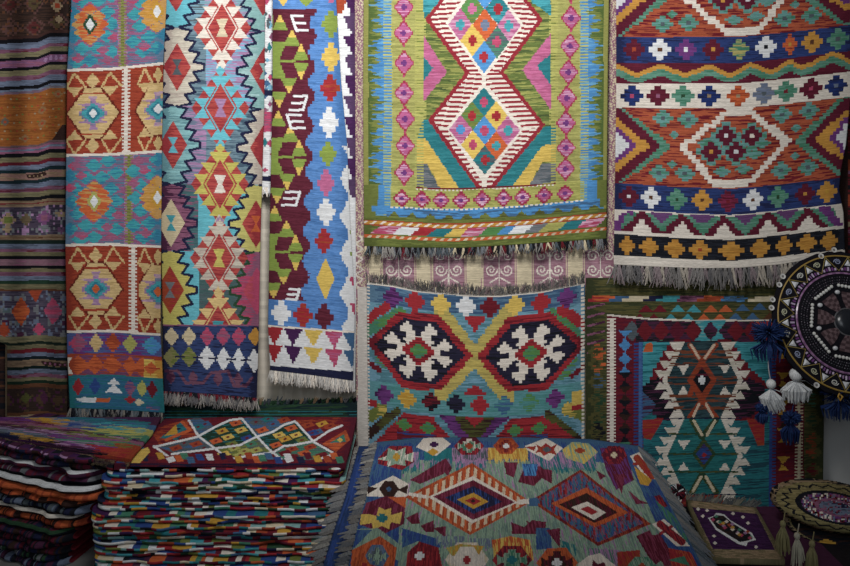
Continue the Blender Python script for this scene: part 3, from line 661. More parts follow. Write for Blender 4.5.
# ================================================================ dark kilim lower right
r=Rug([(270,586),(500,586),(560,588)],[(270,826),(500,823),(560,823)],278,[(580,548),(830,520)],q=0,slen=30)
OG=((92,88,46),(62,68,40),.45); r.fill(OG)
def par(x0,x1,y0,y1,c,sl=9):
    stp2([(x0+sl,y0),(x1+sl,y0),(x1-sl,y1),(x0-sl,y1)],c)
def stp2(p,c,sx=3.4,sy=2.9): r.put(inside(p,(np.floor(r.X/sx)+.5)*sx,(np.floor(r.Y/sy)+.5)*sy),c)
for x0,x1,c in ((590,612,('orange','red',.35)),(612,626,'midblue'),(626,645,'ecru'),(645,660,'navy'),(660,678,'turq'),(678,700,('mauve','plum',.4)),(700,722,('rust','orange',.4)),(722,746,('midblue','blue',.4)),(752,777,'ecru')):
    par(x0,x1,294.5,303,c,8)
r.poly([(720,299),(834,286),(834,292),(770,296)],OG,0)
for x,y,c in ((646,304,'dkred'),(660,304,'dkred'),(640,313,'dkred'),(654,313,'dkred'),(678,304,'turq'),(694,304,'turq'),(671,313,'turq'),(688,313,'turq'),(711,304,'orange'),(726,304,'orange'),(704,313,'orange'),(720,313,'orange'),(743,303,'midblue'),(760,302,'midblue'),(736,312,'midblue'),(753,312,'midblue'),(776,303,'brown'),(770,312,'brown')):
    r.tri(x,y,8,8.5,c,1)
for i in range(9): r.line([(588,308+i*9),(604,304+i*9)],2.2,('plum','mauve',.4) if i<6 else OG)
for y,c in ((352,'orange'),(364,'orange'),(418,'dkgreen'),(400,'dkgreen'),(432,'black'),(382,('midblue',OG[0],.5))): r.flower(597,y,9,9,(c,OG[0],.3) if isinstance(c,str) else c); r.flower(597,y,4,3,OG)
# inner block
T=lambda x: itp([(607,315),(650,319),(700,321),(770,320),(806,318)],x)
m=(r.X>607)&(r.X<804)&(r.Y>T(r.X)); r.put(m,(('dkred'),'maroon',.5))
r.put((r.X>607)&(r.X<804)&(np.abs(r.Y-T(r.X))<.9),'cream')
# top band
r.put((r.X>636)&(r.X<775)&(r.Y>T(r.X)+1)&(r.Y<342),('plum',(34,40,44),.5))
for x,c in ((632,'slate'),(645,'dkred'),(661,('dkred','seagreen',.2)),(677,'maroon'),(693,'dkred'),(736,'dkred'),(752,'dkred'),(768,'red')): r.dia(x,331,8,10,c,n=6)
for x in (702.5,718.5):
    for s in (-1,1): r.poly([(x,331),(x-8,331+s*10),(x+8,331+s*10)],(('turq'),'ltteal',.3),1.2)
r.rect(755,322,772,330,('red','orange',.3))
# hourglass border
for i,c in enumerate(['blue','blue','blue','black','dkbrown','black','dkbrown','black','seagreen','black']):
    y=338+i*14
    for s in (-1,1): r.poly([(625,y-s*.1),(625-6.5,y+s*7.2),(625+6.5,y+s*7.2)],c,1.4)
    c2=['dkbrown','gold','dkred','gold','dkbrown','gold'][i%6]
    for s in (-1,1): r.poly([(783,y),(783-6,y+s*7),(783+6,y+s*7)],c2,1.4)
r.rect(810,310,826,560,OG)
r.comb(607,318,616,560,3.25,'cream',.5); r.rect(610,318,613.5,560,'cream')
r.comb(795,318,803,560,3.25,'ecru',.45); r.rect(797.8,318,800.5,560,'ecru')
for y,c in ((440,'rust'),(452,'rust'),(470,'dkred'),(420,'dkgreen'),(400,'seagreen')): r.flower(814,y,8,7,(c,OG[0],.4))
for x0,x1 in ((634,644),(768,776)): r.comb(x0,342,x1,560,3.3,'rblue',.55)
r.rect(639,342,642.5,560,(66,110,176)); r.rect(769,342,772,560,'rblue'); r.comb(642,342,650,560,3.3,'rblue',.5); r.comb(762,342,769,560,3.3,'rblue',.5)
# field
r.rect(643,342,769,560,('teal',(34,80,96),.4))
TD=((50,80,88),(36,58,66),.4); TL8=((36,124,126),(28,96,102),.4)
r.poly([(643,342),(674,342),(656,382),(643,392)],(('turq'),'teal',.4)); r.poly([(769,342),(730,342),(752,382),(769,392)],('turq','teal',.4))
stp2([(672,340),(656,366),(646,390),(656,420),(686,420),(670,380),(690,340)],'dkred'); stp2([(730,340),(748,366),(768,385),(756,420),(720,420),(740,380),(716,340)],'dkred')
stp2([(656,378),(643,386),(643,406),(660,420),(684,420),(668,380)],('black','plum',.35)); stp2([(749,378),(766,386),(766,402),(748,418),(722,420),(742,380)],('black','plum',.35))
r.poly([(643,392),(656,404),(650,414),(643,418)],('midblue','plum',.45)); r.poly([(768,392),(756,404),(760,414),(768,420)],('rblue','plum',.4))
r.poly([(643,420),(664,418),(651,440),(643,438)],('red','rust',.4)); r.poly([(746,418),(764,420),(764,445),(758,446)],('red','rust',.4)); r.poly([(646,344),(652,342),(653,352),(643,352)],'orange')
TOO=('cream',(206,198,178),.4)
def hexm(cy,fillc,h):
    R=lambda k: [(686-k,cy-h-3),(719+k,cy-h-3),(738+k,cy),(719+k,cy+h+3),(686-k,cy+h+3),(667-k,cy)]
    X,Y=r.X,r.Y; band=(Y>cy-h)&(Y<cy+h)
    r.put(inside(R(5),X,Y)&band,TOO)
    for s,xv in ((-1,667),(1,738)):
        for k in range(4):
            for sy in (-1,1):
                f=(k+.15)/4; f2=(k+1)/4
                x0=xv-s*19*f; x1=xv-s*19*f2; y0=cy+sy*h*f; y1=cy+sy*h*f2
                r.put(inside([(x0+s*8,y0),(x1+s*17,y1),(x1,y1)],X,Y)&band,TOO)
    r.put(inside(R(0),X,Y)&band,fillc)
    for x in (683.5,725):
        for s in (-1,1):
            y=cy+s*10; r.poly([(x,cy+s*6),(x-6,cy+s*15),(x+6,cy+s*15)],'cream',1.2)
hexm(380,TD,38); hexm(456,TL8,38); hexm(532,('dkred','rust',.4),38)
OGL=('rust',(130,60,44),.3)
for y in (352,357,364,378,383,396,401,408): r.put((r.X>668)&(r.X<737)&(np.abs(r.Y-y)<1.6)&(np.abs(r.X-702.5)/39+np.abs(r.Y-380)/110<1)&(r.N>.5),((134,68,44),(100,62,52),.5))
for p in ([(690,345),(702,362),(716,345)],[(690,417),(702,400),(716,417)],[(690,395),(702,362),(714,380),(702,400),(690,380),(702,362)]): r.line(p,5,OGL)
r.dia(702,380,13,17,OGL); r.dia(702,380,9,13,('black','maroon',.2)); r.flower(702,380,3.6,4.6,'white',n=2)
for p in ([(691,345),(699,358)],[(714,345),(705,358)],[(699,404),(693,417)],[(706,404),(713,417)]): r.line(p,2.6,(224,190,160))
DG=('dkgreen','dkolive',.4)
for y in (433,453,471): r.rect(668,y,738,y+1.8,DG)
for p in ([(692,420),(702,437),(716,420)],[(692,492),(702,474),(716,492)]): r.line(p,6,DG)
r.dia(704,454,12,16,DG); r.dia(704,454,8,11,('rblue','plum',.4)); r.flower(704,455,2.5,2.5,'red')
for p in ([(694,421),(702,435)],[(715,421),(707,435)],[(701,477),(693,491)],[(706,477),(714,491)]): r.line(p,3,'ecru')
r.rect(664,418,742,419,'navy'); r.rect(664,494,742,495,'navy')
dep8=lambda x,y: 3.562+.006*np.sin(x*.04)
o=r.build('kilim_rug',dep8,M_HANG)
tag(o,'dark kilim with cream-toothed teal hexagons and an olive border, hanging at lower right','rug')
# ================================================================ edge of a dark red kilim at far right
r=Rug(834,900,-60,330,q=0); r.fill(('dkred','dkbrown',.5))
for i in range(24): 
    y=-40+i*15; r.rect(834,y,900,y+4,[('rust','dkred',.5),'dkbrown',('mauve','maroon',.5),'black'][i%4])
for y in (165,200): r.flower(856,y,16,9,'rust','dkbrown')
for y in (75,222): r.rect(846,y,900,y+5,'tan')
r.rect(834,60,848,260,'dkbrown')
o=r.build('kilim_rug',lambda x,y: 3.59+0*x,M_HANG)
tag(o,'strip of a dark red kilim just visible at the right edge behind the terracotta one','rug')
# ================================================================ brocade curtain
r=Rug([(-60,354),(200,353),(300,355),(460,357)],[(-60,617),(460,617)],-60,470,q=0,cw=.9,ch=.9)
r.fill('ecru'); X,Y=r.X,r.Y
MVB=((176,128,144),(158,106,124),.4)
h=np.sin(X*1.7+np.sin(Y*.9)*1.6)*np.sin(Y*1.3+np.cos(X*.8)*1.5)
r.put((X<369)&(h>-.1)&(Y<300),MVB); r.put((X>600)&(h>-.1),MVB)
for x0 in (383,433,483.5,534,585):
    for ys in (250,) :
        r.rect(x0,ys,x0+31.5,287,MVB); r.rect(x0+32.5,ys-60,x0+33.3,290,MVB); r.rect(x0-2.2,ys-60,x0-1.4,290,MVB)
        k=1 if (int(x0/50)%2) else -1
        for s in (-1,1):
            for cy,k in ((270,1),(256,-1)):
                pts=[]
                for a in range(26):
                    t=a/25*10; rr=6.3*(1-a/29); pts.append((x0+15.7+s*(8-rr*math.cos(t)*1),cy+k*rr*math.sin(t)))
                r.line(pts,1.3,'cream')
        r.line([(x0+15.7,252),(x0+15.7,285)],1.2,'cream'); r.line([(x0+6,283),(x0+15.7,277),(x0+26,283)],1.4,'cream')
r.rect(357.5,287,369,470,(214,206,196))
hh=np.sin(X*1.9+np.sin(Y*.8)*1.6)*np.sin(Y*1.1+np.cos(X*.8)*1.5)
r.put((X<357.6)&(Y>250)&(hh>-.2),MVB); 
P=[]
for a in range(60): P.append((359+3.2*math.sin(a*.55),236+a*.9))
r.line(P,1.6,'cream')
depB=lambda x,y: 3.578+.006*np.sin(x*.13)
o=r.build('brocade_curtain',depB,M_HANG)
tag(o,'cream brocade curtain with mauve scroll squares, showing behind the green kilim','curtain')
# ================================================================ beige curtain
mb=[]; 
r=Rug([(-60,150),(460,150)],[(-60,362),(460,364)],-60,470,cw=2,ch=4)
r.fill((206,196,178))
depC=lambda x,y: 3.64+.012*np.sin(x*.33)+.006*np.sin(x*.12+y*.01)-.006*np.clip(1-np.abs(x-267)/9,0,1)
o=r.build('beige_curtain',depC,M_CLOTH,back=(206,196,178))
tag(o,'plain beige curtain showing between the kilims left of centre','curtain')
# ================================================================ shell
def plain(name,c,rough=.9,scale=6,var=.06):
    m=bpy.data.materials.new(name); m.use_nodes=True; nt=m.node_tree; b=nt.nodes['Principled BSDF']; b.inputs['Roughness'].default_value=rough
    no=nt.nodes.new('ShaderNodeTexNoise'); no.inputs['Scale'].default_value=scale; no.inputs['Detail'].default_value=6
    cr=nt.nodes.new('ShaderNodeValToRGB'); a=lin(c)
    cr.color_ramp.elements[0].position=.3; cr.color_ramp.elements[1].position=.7
    cr.color_ramp.elements[0].color=(*[v*(1-var*2) for v in a],1); cr.color_ramp.elements[1].color=(*a,1)
    tc=nt.nodes.new('ShaderNodeTexCoord'); nt.links.new(tc.outputs['Object'],no.inputs['Vector'])
    nt.links.new(no.outputs['Fac'],cr.inputs['Fac']); nt.links.new(cr.outputs[0],b.inputs['Base Color'])
    bp=nt.nodes.new('ShaderNodeBump'); bp.inputs['Strength'].default_value=.1; bp.inputs['Distance'].default_value=.01
    nt.links.new(no.outputs['Fac'],bp.inputs['Height']); nt.links.new(bp.outputs[0],b.inputs['Normal'])
    return m
def slab(name,lo,hi,m):
    b=MB(); b.box(lo,hi,'white'); o=b.build(name,m); return tag(o,kind='structure')
M_WALL=plain('wall_plaster',(196,196,194)); M_FLOOR=plain('floor_concrete',(96,90,84),scale=3,var=.2); M_CEIL=plain('ceiling_paint',(170,168,164))
slab('wall_back',(-3.2,.08,0),(3.2,.2,3.4),M_WALL)
slab('floor',(-3.2,-5.2,-.1),(3.2,.2,0),M_FLOOR)
slab('wall_left',(-3.3,-5.2,0),(-3.2,.2,3.4),M_WALL); slab('wall_right',(3.2,-5.2,0),(3.3,.2,3.4),M_WALL)
slab('ceiling',(-3.3,-5.2,3.4),(3.3,.2,3.5),M_CEIL)
# dark cloth behind the far left textile
r=Rug(-60,40,-60,[(-60,425),(40,425)],cw=2,ch=2); r.fill(('dkbrown','black',.5))
for y in (357,385): r.rect(-60,y,60,y+1.5,'brown')
o=r.build('dark_cloth',lambda x,y: 3.62+.01*np.sin(x*.2),M_HANG)
tag(o,'nearly black cloth showing at the left edge behind the striped embroidered textile','cloth')
# ================================================================ raised ledge
LZ=.12
slab('trim_1',(-3.2,-1.75,0),(3.2,.08,LZ),plain('ledge_plaster',(128,126,122)))
ORD=['topmost','second','third','fourth','fifth','sixth','seventh','eighth','ninth','tenth','eleventh']
PAL=['white','cream','ecru','teal','turq','seagreen','dkgreen','red','dkred','maroon','dkred','rust','orange','navy','rblue','midblue','dkpurple','plum','olive','black','gold','cream','white','ltteal','teal','rblue','maroon','red']
def folded(name,x0,x1,yf,yb,z0,z1,nf,colfn,yaw=0,piv=(0,0),lround=.05,rround=.03,droop=.0,segs=70,seed=1,wob=.005,n=7,mat=None,skew=(0,0)):
    """a kilim folded into a flat packet: nf rounded folds show along its front"""
    rn=np.random.RandomState(seed); mb=MB(); h=(z1-z0)/nf
    prof=[]
    for k in range(nf):
        for j in range(n):
            a=-math.pi/2+math.pi*(j+ .5)/n
            prof.append((k,j,1-math.cos(a),(k+.5)*h+math.sin(a)*h*.5))
    xs=np.linspace(x0,x1,segs+1); w1=smooth(rn.randn(nf,segs+1)*3,14,1); w2=smooth(rn.randn(segs+1)*3,24,0)
    rows=[]
    for i,x in enumerate(xs):
        el=max(0,1-(x-x0)/lround); er=max(0,1-(x1-x)/rround)
        cb=lround*.8*(1-math.sqrt(max(0,1-el*el)))+rround*.8*(1-math.sqrt(max(0,1-er*er)))
        dz=-droop*max(0,1-(x-x0)/.14)**2
        ring=[]
        for k,j,c,z in prof: ring.append((x,yf+cb+wob*w1[k][i]+c*h*.9,z0+z+dz+.0006*w2[i]*min(1,z/h)))
        xb=x+skew[0]*(1-i/segs)-skew[1]*i/segs; ring.append((xb,yb,z1)); ring.append((xb,yb,z0)); rows.append(ring)
    ca,sa=math.cos(yaw),math.sin(yaw); m=len(rows[0])
    vs=[(piv[0]+(x-piv[0])*ca-(y-piv[1])*sa,piv[1]+(x-piv[0])*sa+(y-piv[1])*ca,z) for r_ in rows for x,y,z in r_]
    fs=[];cs=[]
    for i in range(segs):
        for q in range(m):
            a=i*m+q; b=i*m+(q+1)%m; fs.append((a,a+m,b+m,b))
            if q<len(prof)-1: cs.append(colfn(i/segs,prof[q][0],prof[q][1]/n,i))
            else: cs.append('dkbrown' if q!=len(prof)-1 else colfn(i/segs,nf-1,.99,i))
    fs.append(tuple(range(m-1,-1,-1))); cs.append('dkred'); fs.append(tuple((segs)*m+q for q in range(m))); cs.append('dkred')
    mb.add(vs,fs,cs); return mb.build(name,mat or M_FOLD,sm=False)
def runs(seed,nf,segs,pal,lo=2,hi=8,sub=2):
    rn=random.Random(seed); T={}
    for k in range(nf):
        for s in range(sub):
            i=0; L=[]
            while len(L)<segs:
                c=rn.choice(pal); L+= [c]*rn.randint(lo,hi)
            T[k,s]=L
    return lambda u,k,v,i:T[k,min(sub-1,int(v*sub))][i]
# ---------------------------------------------------------------- middle pile
NL=11; zt=.530; hh=(zt-LZ)/NL
for i in range(NL):
    z1=zt-i*hh; xl=-1.075-.05*(i/NL)-(.012 if i%3==1 else 0)-(.02 if 3<=i<=6 else 0)
    o=folded('folded_kilim',xl,-.275+.012*math.sin(i*2.1),-.60-.008*math.sin(i*1.7)-.012*(i/NL),-.14,z1-hh+.0012,z1,2,runs(100+i,2,130,PAL,2,9),segs=130,seed=20+i,lround=.06,skew=(.09,0))
    tag(o,'%s multicoloured folded kilim from the top in the middle pile, below the lattice one'%ORD[i] if 0<i<NL-1 else ('topmost multicoloured folded kilim directly under the lattice-patterned rug' if i==0 else 'lowest folded kilim of the middle pile, resting on the ledge'),'folded rug','folded kilims in the middle pile')
# lattice-patterned kilim on top
ZL=.545
def dpl(z,front):
    return lambda x,y: np.maximum(F*(CAMZ-z)/np.maximum(y-HY,1),front(x) if callable(front) else front)
r=Rug([(416,166),(440,140),(458,116),(470,112)],[(416,357),(440,352),(470,344)],[(100,420),(150,419),(240,416.5),(355,417)],[(105,467),(200,467.5),(350,467)],cw=.9,ch=.55,q=0)
r.fill(('dkred','maroon',.4))
DGN=((34,66,52),'teal',.25); SL=('slate','midblue',.45)
r.poly([(190,418),(200,436),(160,446),(150,430)],('rust','dkred',.4)); r.poly([(160,438),(182,421),(188,428),(178,440)],('teal','navy',.3)); r.poly([(164,436),(172,428),(176,424),(178,434)],'gold')
r.line([(182,422),(190,430),(166,440)],3,'orange')
cells=[([(215,427),(230,420),(242,418),(257,436),(240,445),(215,447),(199,437)],DGN,[(236,423,'orange'),(222,431,'gold'),(228,437,'yellow'),(241,430,'yellow'),(216,441,'orange'),(232,444,'olive'),(247,438,'rblue')]),
([(257,436),(284,425),(295,421),(313,441),(290,445),(270,451)],DGN,[(291,428,'orange'),(279,435,'yellow'),(285,439,'gold'),(296,435,'yellow'),(276,445,'orange'),(302,440,'olive')]),
([(242,418),(257,436),(272,432),(290,422),(280,417)],SL,[(262,430,'orange'),(256,422,'slate'),(273,424,'midblue'),(268,419,'teal'),(284,420,'rust')]),
([(295,421),(313,441),(328,431),(345,424),(340,417),(300,417)],('dkred','rust',.3),[(317,432,'midblue'),(308,425,'rust'),(322,424,'gold'),(330,426,'rust'),(312,433,'rblue')]),
([(198,437),(215,427),(200,418),(188,419)],SL,[(205,424,'midblue'),(198,427,'teal')]),
([(198,437),(216,448),(176,454),(158,447)],SL,[(184,443,'slate'),(176,448,'rust'),(196,444,'rust'),(204,448,'slate')]),
([(215,448),(240,445),(257,438),(272,452),(250,455),(222,457)],('olive',SL[0],.4),[(224,454,'yellow'),(234,448,'lime'),(244,451,'lime'),(251,444,'seagreen'),(256,450,'lime'),(240,455,'lime')]),
([(270,452),(290,446),(313,442),(334,454),(310,460),(282,460)],('seagreen',SL[0],.4),[(304,453,'orange'),(292,449,'rust'),(285,453,'dkred'),(310,447,'rust'),(322,455,'dkred')])]
for p,c,ds in cells:
    r.poly(p,c)
    for x,y,k in ds: r.poly([(x-7,y-.5),(x+3,y-3.6),(x+7,y+.5),(x-3,y+3.6)],k); r.poly([(x-2.2,y),(x+.6,y-1.2),(x+2.2,y),(x-.6,y+1.2)],'dkred')
r.poly([(322,444),(346,430),(350,440),(336,452)],('rust','orange',.4)); r.poly([(330,443),(344,434),(346,442)],('teal','green',.4)); r.dia(340,440,3,2.5,'yellow')
for L in ([(198,436.5),(215,427),(230,420),(242,418.6),(256,435.4),(269,449.4),(281,459)],[(154,447),(197,437),(216,426.5)],[(189,420.5),(198.6,436.4),(217,450),(226,458)],[(154,446),(171,458.6)],[(172,454),(215,448.5),(240,445),(256,437),(272.6,432),(284,424.7),(295,421.4),(304,431),(314,442),(335,454),(321,458.5)],[(342,425.5),(328.7,431),(314,441),(294,445),(284,446),(272.6,452.7),(253,455),(230,459)]):
    r.line(L,2.2,'white')
for i in range(26):
    x=146+i*7.8+2*math.sin(i*5); y=458+2.2*math.sin(i*2.3); r.poly([(x-5,y-3),(x+2,y-3.5),(x+5,y+3),(x-2,y+3.5)],['navy','rust','midblue','dkred','gold','seagreen','white','maroon','orange','rblue'][(i*7)%10])
r.rect(110,463.5,350,472,('navy','maroon',.5))
r.poly([(120,452),(140,445),(150,452),(138,463),(116,463)],('midblue','rblue',.5)); r.poly([(134,452),(148,447),(150,452),(140,463),(130,463)],'yellow')
for x in (166,284): r.poly([(x,458),(x+7,456),(x+10,461),(x+3,463)],'white')
dl=dpl(ZL,3.005)
o=r.build('folded_kilim',dl,M_FLAT,thick=.013,up=True)
tag(o,'folded kilim with a white curving lattice over dark green, topping the middle pile','folded rug','folded kilims in the middle pile')
# dark green rolled back edge against the curtain
r=Rug(158,357,[(150,406),(250,405),(357,402)],420,slen=40); r.fill(('dkgreen',(30,50,54),.5)); r.comb(150,410,360,420,3,'teal',.25)
dd=lambda x,y:3.565+0*x
o=r.build('folded_kilim',dd,M_HANG,thick=.05)
tag(o,'dark green kilim end with grey fringe standing behind the lattice-patterned folded kilim','folded rug')
fringe('fringe',o,edge(r,'t',dd,20),44,.028,['slate','grey','black','dkgreen','tan'],dirn=(.3,-.3,.9),clump=4,r=.0025)
# ---------------------------------------------------------------- left pile
YA=math.radians(-25); PV=(-1.125,CAMY+3.03)
def bands(bs): # bs: list of (v0..v1 over whole front, colour)
    def f(u,k,v,i):
        t=v
        for a,b,c in bs[k]:
            if a<=t<b: 
                if isinstance(c,list): return c[int(abs(math.sin(i*1.7+k)*97))%len(c)] if (i//3)%2 else c[(i//5)%len(c)]
                return c
        return 'black'
    return f
DK=['black','plum','navy','dkbrown','maroon']
LP=[('dark folded textile with a beaded white line, second in the left pile',[[(0,1,DK)],[(0,.45,DK),(.5,.6,['lilac','plum','dkpurple']),(.6,1,['plum','dkpurple','black'])]]),
 ('folded textile edged with a white stripe over plum, third in the left pile',[[(0,.3,'black'),(.3,1,['maroon','plum','plum','grey'])],[(0,.5,['plum','maroon','plum']),(.5,.78,'white'),(.78,1,'black')]]),
 ('folded textile with a white stripe over orange, fourth in the left pile',[[(0,1,['orange','rust','orange','orange'])],[(0,.3,'dkbrown'),(.3,.75,'white'),(.75,1,'black')]]),
 ('folded textile with an orange band over grey-blue dots, fifth in the left pile',[[(0,1,['slate','black','navy','greyblue'])],[(0,.4,'dkbrown'),(.4,1,['rust','orange','dkbrown'])]]),
 ('folded textile with a cream stripe above orange, sixth in the left pile',[[(0,1,['rust','dkbrown','orange'])],[(0,.3,'dkbrown'),(.3,.6,'cream'),(.6,1,['black','dkbrown'])]]),
 ('dark folded textile with a green stripe, seventh in the left pile',[[(0,1,DK)],[(0,.4,'black'),(.4,.7,'dkgreen'),(.7,1,DK)]]),
 ('dark folded textile with plum dashes, eighth in the left pile',[[(0,1,DK)],[(0,1,['black','plum','black','maroon'])]]),
 ('dark folded textile with pale blue specks, lowest in the left pile',[[(0,1,['black','navy','plum','greyblue'])],[(0,1,['black','dkgreen','black','grey','navy'])]])]
NP=len(LP); zt2=.545; h2=(zt2-LZ)/NP; OFF=[0.0,.03,.02,.07,.10,.14,.17,.19]
for i,(lab,b) in enumerate(LP):
    z1=zt2-i*h2
    o=folded('folded_textile',-1.72,PV[0]-OFF[i],PV[1]+.01*math.sin(i*2),PV[1]+.42,z1-h2+.0008,z1,2,bands(b),yaw=YA,piv=PV,segs=80,seed=60+i,rround=.09,lround=.02,wob=.008,skew=(0,.085))
    tag(o,lab,'folded textile','folded textiles in the left pile')
# colourful cloth on top of the left pile
fl=lambda x: 2.538/(1+.000519*(x-425))
r=Rug(-40,[(410,166),(430,152),(448,133),(460,126),(475,122)],[(-40,417),(170,417)],[(-40,444),(0,447),(60,458),(100,464),(128,468)],cw=1.0,ch=.5,q=0,slen=30)
X,Y=r.X,r.Y; Yk=Y-.10*X
r.fill(('dkpurple','plum',.4))
def st2(y0,y1,x0,x1,c):
    r.put((Yk+4*(r.N-.5)>y0)&(Yk+4*(r.N-.5)<y1)&(X+22*(r.N-.5)>x0)&(X+22*(r.N-.5)<x1),c)
for y0,y1,x0,x1,c in ((408,414,-40,200,('teal','midblue',.5)),(414,420,-40,40,'purple'),(412,418,34,68,'gold'),(414,421,60,110,('greyblue','rblue',.5)),(413,419,100,170,('turq','lime',.5)),(418,422,20,60,('maroon','mauve',.5)),(421,425,-40,90,('mauve','olive',.4)),(419,425,90,150,('lime','seagreen',.4)),(424,428,-40,120,('plum','lilac',.35)),(426,430,60,140,('olive','mauve',.5)),(428,433,-40,60,('greyblue','slate',.5)),(429,434,50,130,('purple','seagreen',.4)),(433,437,-40,20,'navy'),(433,438,20,60,('gold','black',.5)),(434,440,60,110,('lilac','purple',.5)),(436,450,96,140,('red','rust',.5)),(430,436,110,160,('olive','rust',.4)),(440,456,-40,100,('plum','black',.5))):
    st2(y0,y1,x0,x1,c)
dlt=dpl(.562,fl)
o=r.build('folded_textile',dlt,M_FLAT,thick=.010,up=True)
tag(o,'folded cloth streaked purple, yellow, blue and green, on top of the left pile','folded textile','folded textiles in the left pile')
# ---------------------------------------------------------------- centre pile
zc=.462; NC=6; hc=(zc-LZ)/NC
for i in range(NC):
    z1=zc-i*hc
    o=folded('folded_kilim',-.17-.004*i,.72+.006*math.sin(i*3),-1.36,-.235,z1-hc+.0006,z1,2,runs(300+i,2,80,PAL,3,12),segs=80,seed=200+i)
    tag(o,('%s folded kilim of the centre pile, beneath the two fringed rugs'%ORD[i]) if i<NC-1 else 'lowest folded kilim of the centre pile, resting on the ledge','folded rug','folded kilims in the centre pile')
ZS,ZC=.478,.495
def flat(z): return lambda x,y: F*(CAMZ-z)/np.maximum(y-HY,1)
# second rug, blue edge showing at the left
r=Rug([(446,359),(463,354),(498,345),(539,331),(565,323),(600,312)],[(446,640),(600,705)],446,598,cw=2,ch=1.2,streak='v')
r.fill(('rblue',(40,66,120),.5)); r.put(r.X>380,('dkred','rblue',.5))
o=r.build('kilim_rug',flat(ZS),M_FLAT,thick=.012,up=True)
tag(o,'blue-edged kilim with grey tassels, directly beneath the rug on top of the centre pile','rug')
el=edge(r,'l',flat(ZS),40); fringe('fringe',o,el,40,.05,[(128,128,128),(104,106,110),(150,146,138),(120,116,112)],dirn=(-1,-.05,-.3),clump=3,r=.0045,jit=.25,knot=.006)
# top rug
r=Rug([(440,377),(470,370),(496,366),(522,358),(566,348),(602,339)],[(440,638),(452,644),(479,659),(509,675),(550,696),(602,720)],[(376,442),(420,437.5),(520,437),(590,439),(640,446)],600,cw=.9,ch=.7,q=0,streak='v',slen=22)
PG=((138,170,144),(110,142,132),.35); r.fill(PG); r.put((r.N>.92)&(r.X>400),('lilac','greyblue',.6)); BLU=('rblue','midblue',.5); RDC=('red','maroon',.5); MRC=('maroon',(140,50,80),.5)
def P2(pts,c): r.poly(pts,c,0)
P2([(360,430),(660,430),(672,470),(640,472),(600,462),(402,460),(396,610),(330,610)],BLU)
P2([(640,446),(660,470),(730,610),(690,610),(655,520),(632,470)],BLU)
for x0,x1 in ((402,420),(430,452),(455,486),(530,560),(560,596)): r.put((r.X>x0)&(r.X<x1)&(r.Y>452)&(r.Y<470+8*(r.N-.5)),('teal','lilac',.45))
for x0,x1,c in ((488,528,('yellow','ochre',.4)),(452,488,('lilac','slate',.5)),(424,452,'teal')): r.put((r.X>x0)&(r.X<x1)&(r.Y>448)&(r.Y<461+6*(r.N-.5)),c)

# border medallions
def hexs(cx,cy,rx,ry,c,c2,ctr,sk=0,core=None):
    r.poly([(cx-rx,cy+sk*-.1),(cx-rx*.45,cy-ry),(cx+rx*.45,cy-ry),(cx+rx,cy),(cx+rx*.45,cy+ry),(cx-rx*.45,cy+ry)],c,0)
    r.flower(cx,cy,rx*.62,ry*.78,c2,n=3)
    for s in (-1,1): r.poly([(cx+s*rx*.75,cy-ry*.4),(cx+s*rx*.35,cy),(cx+s*rx*.75,cy+ry*.4)],c2,0)
    r.flower(cx,cy,rx*.24,ry*.32,ctr,n=2)
    if core: r.flower(cx,cy,rx*.1,ry*.14,core,n=2)
P2([(378,458),(390,446),(412,446),(414,462),(402,470),(378,464)],RDC); P2([(377,459),(387,456),(388,448),(397,451),(406,447),(405,455),(414,452),(413,462),(405,460),(406,466),(396,464),(387,467),(388,461)],('pgreen','cream',.4)); r.flower(396.5,457,3.5,4,'gold',n=2)
r.line([(385,440),(412,437)],4,('yellow','teal',.5))
P2([(366,489),(393,475.5),(409,484),(407,497),(367,496.5)],'cream'); r.poly([(366,486),(378,488),(368,494)],'dkbrown',0); hexs(389,489,10,8,'dkbrown','dkbrown','midblue'); r.poly([(397,490),(408,485),(407,494)],'dkbrown',0)
P2([(366,503),(386,496),(406,498),(404,524),(384,534),(359,524)],MRC); P2([(388,497),(407,497),(405,508)],'orange'); P2([(361,514),(369,514),(376,516),(379,507),(385,510),(391,508),(391,515),(402,512),(400,524),(391,522),(389,529),(382,526),(373,530),(372,523),(360,525)],'yellow'); r.flower(382,518,5.5,4.4,'teal',n=2); 
P2([(356,529),(378,528),(402,546),(400,560),(352,556)],PG); P2([(352,550),(380,536),(397,548),(394,566),(350,572)],('orange','rust',.4)); hexs(377,556,12,11,('midblue','greyblue',.5),('pgreen','slate',.5),'pgreen')
P2([(350,530),(372,530),(354,548)],BLU)
P2([(362,562),(346,604),(390,604),(392,570)],('red','orange',.5))
P2([(408,552),(420,541),(438,544),(442,566),(440,604),(400,604)],('dkred','red',.5)); r.flower(419.5,556,5,4,'white',n=2)
P2([(402,528),(442,540),(440,548),(418,541),(402,548)],BLU)
P2([(416,447),(424,438),(442,437),(451,444),(436,456)],'cream'); r.flower(434,444.5,4.5,2.6,'dkpurple',n=2); r.dia(433,452,6,4,'gold')
hexs(469,446,15,9,RDC,('seagreen','cream',.3),'rust'); hexs(506,446,13,8,('orange','rust',.5),('rust','dkred',.5),'white'); 
P2([(525,446),(546,438),(563,448),(549,461),(527,450)],'cream'); P2([(536,444),(541,447),(546,443),(551,447),(557,444),(554,450),(557,455),(549,453),(544,456),(540,452),(535,453),(538,449)],('rust','red',.5)); P2([(525,447),(536,446),(534,451)],('rust','red',.5)); r.flower(547,449.5,4,2.6,'slate',n=2); P2([(562,450),(572,442),(588,443),(598,452),(584,464),(566,458)],('yellow','pgreen',.5)); r.flower(580,450.5,5,2.6,'rust',n=2)
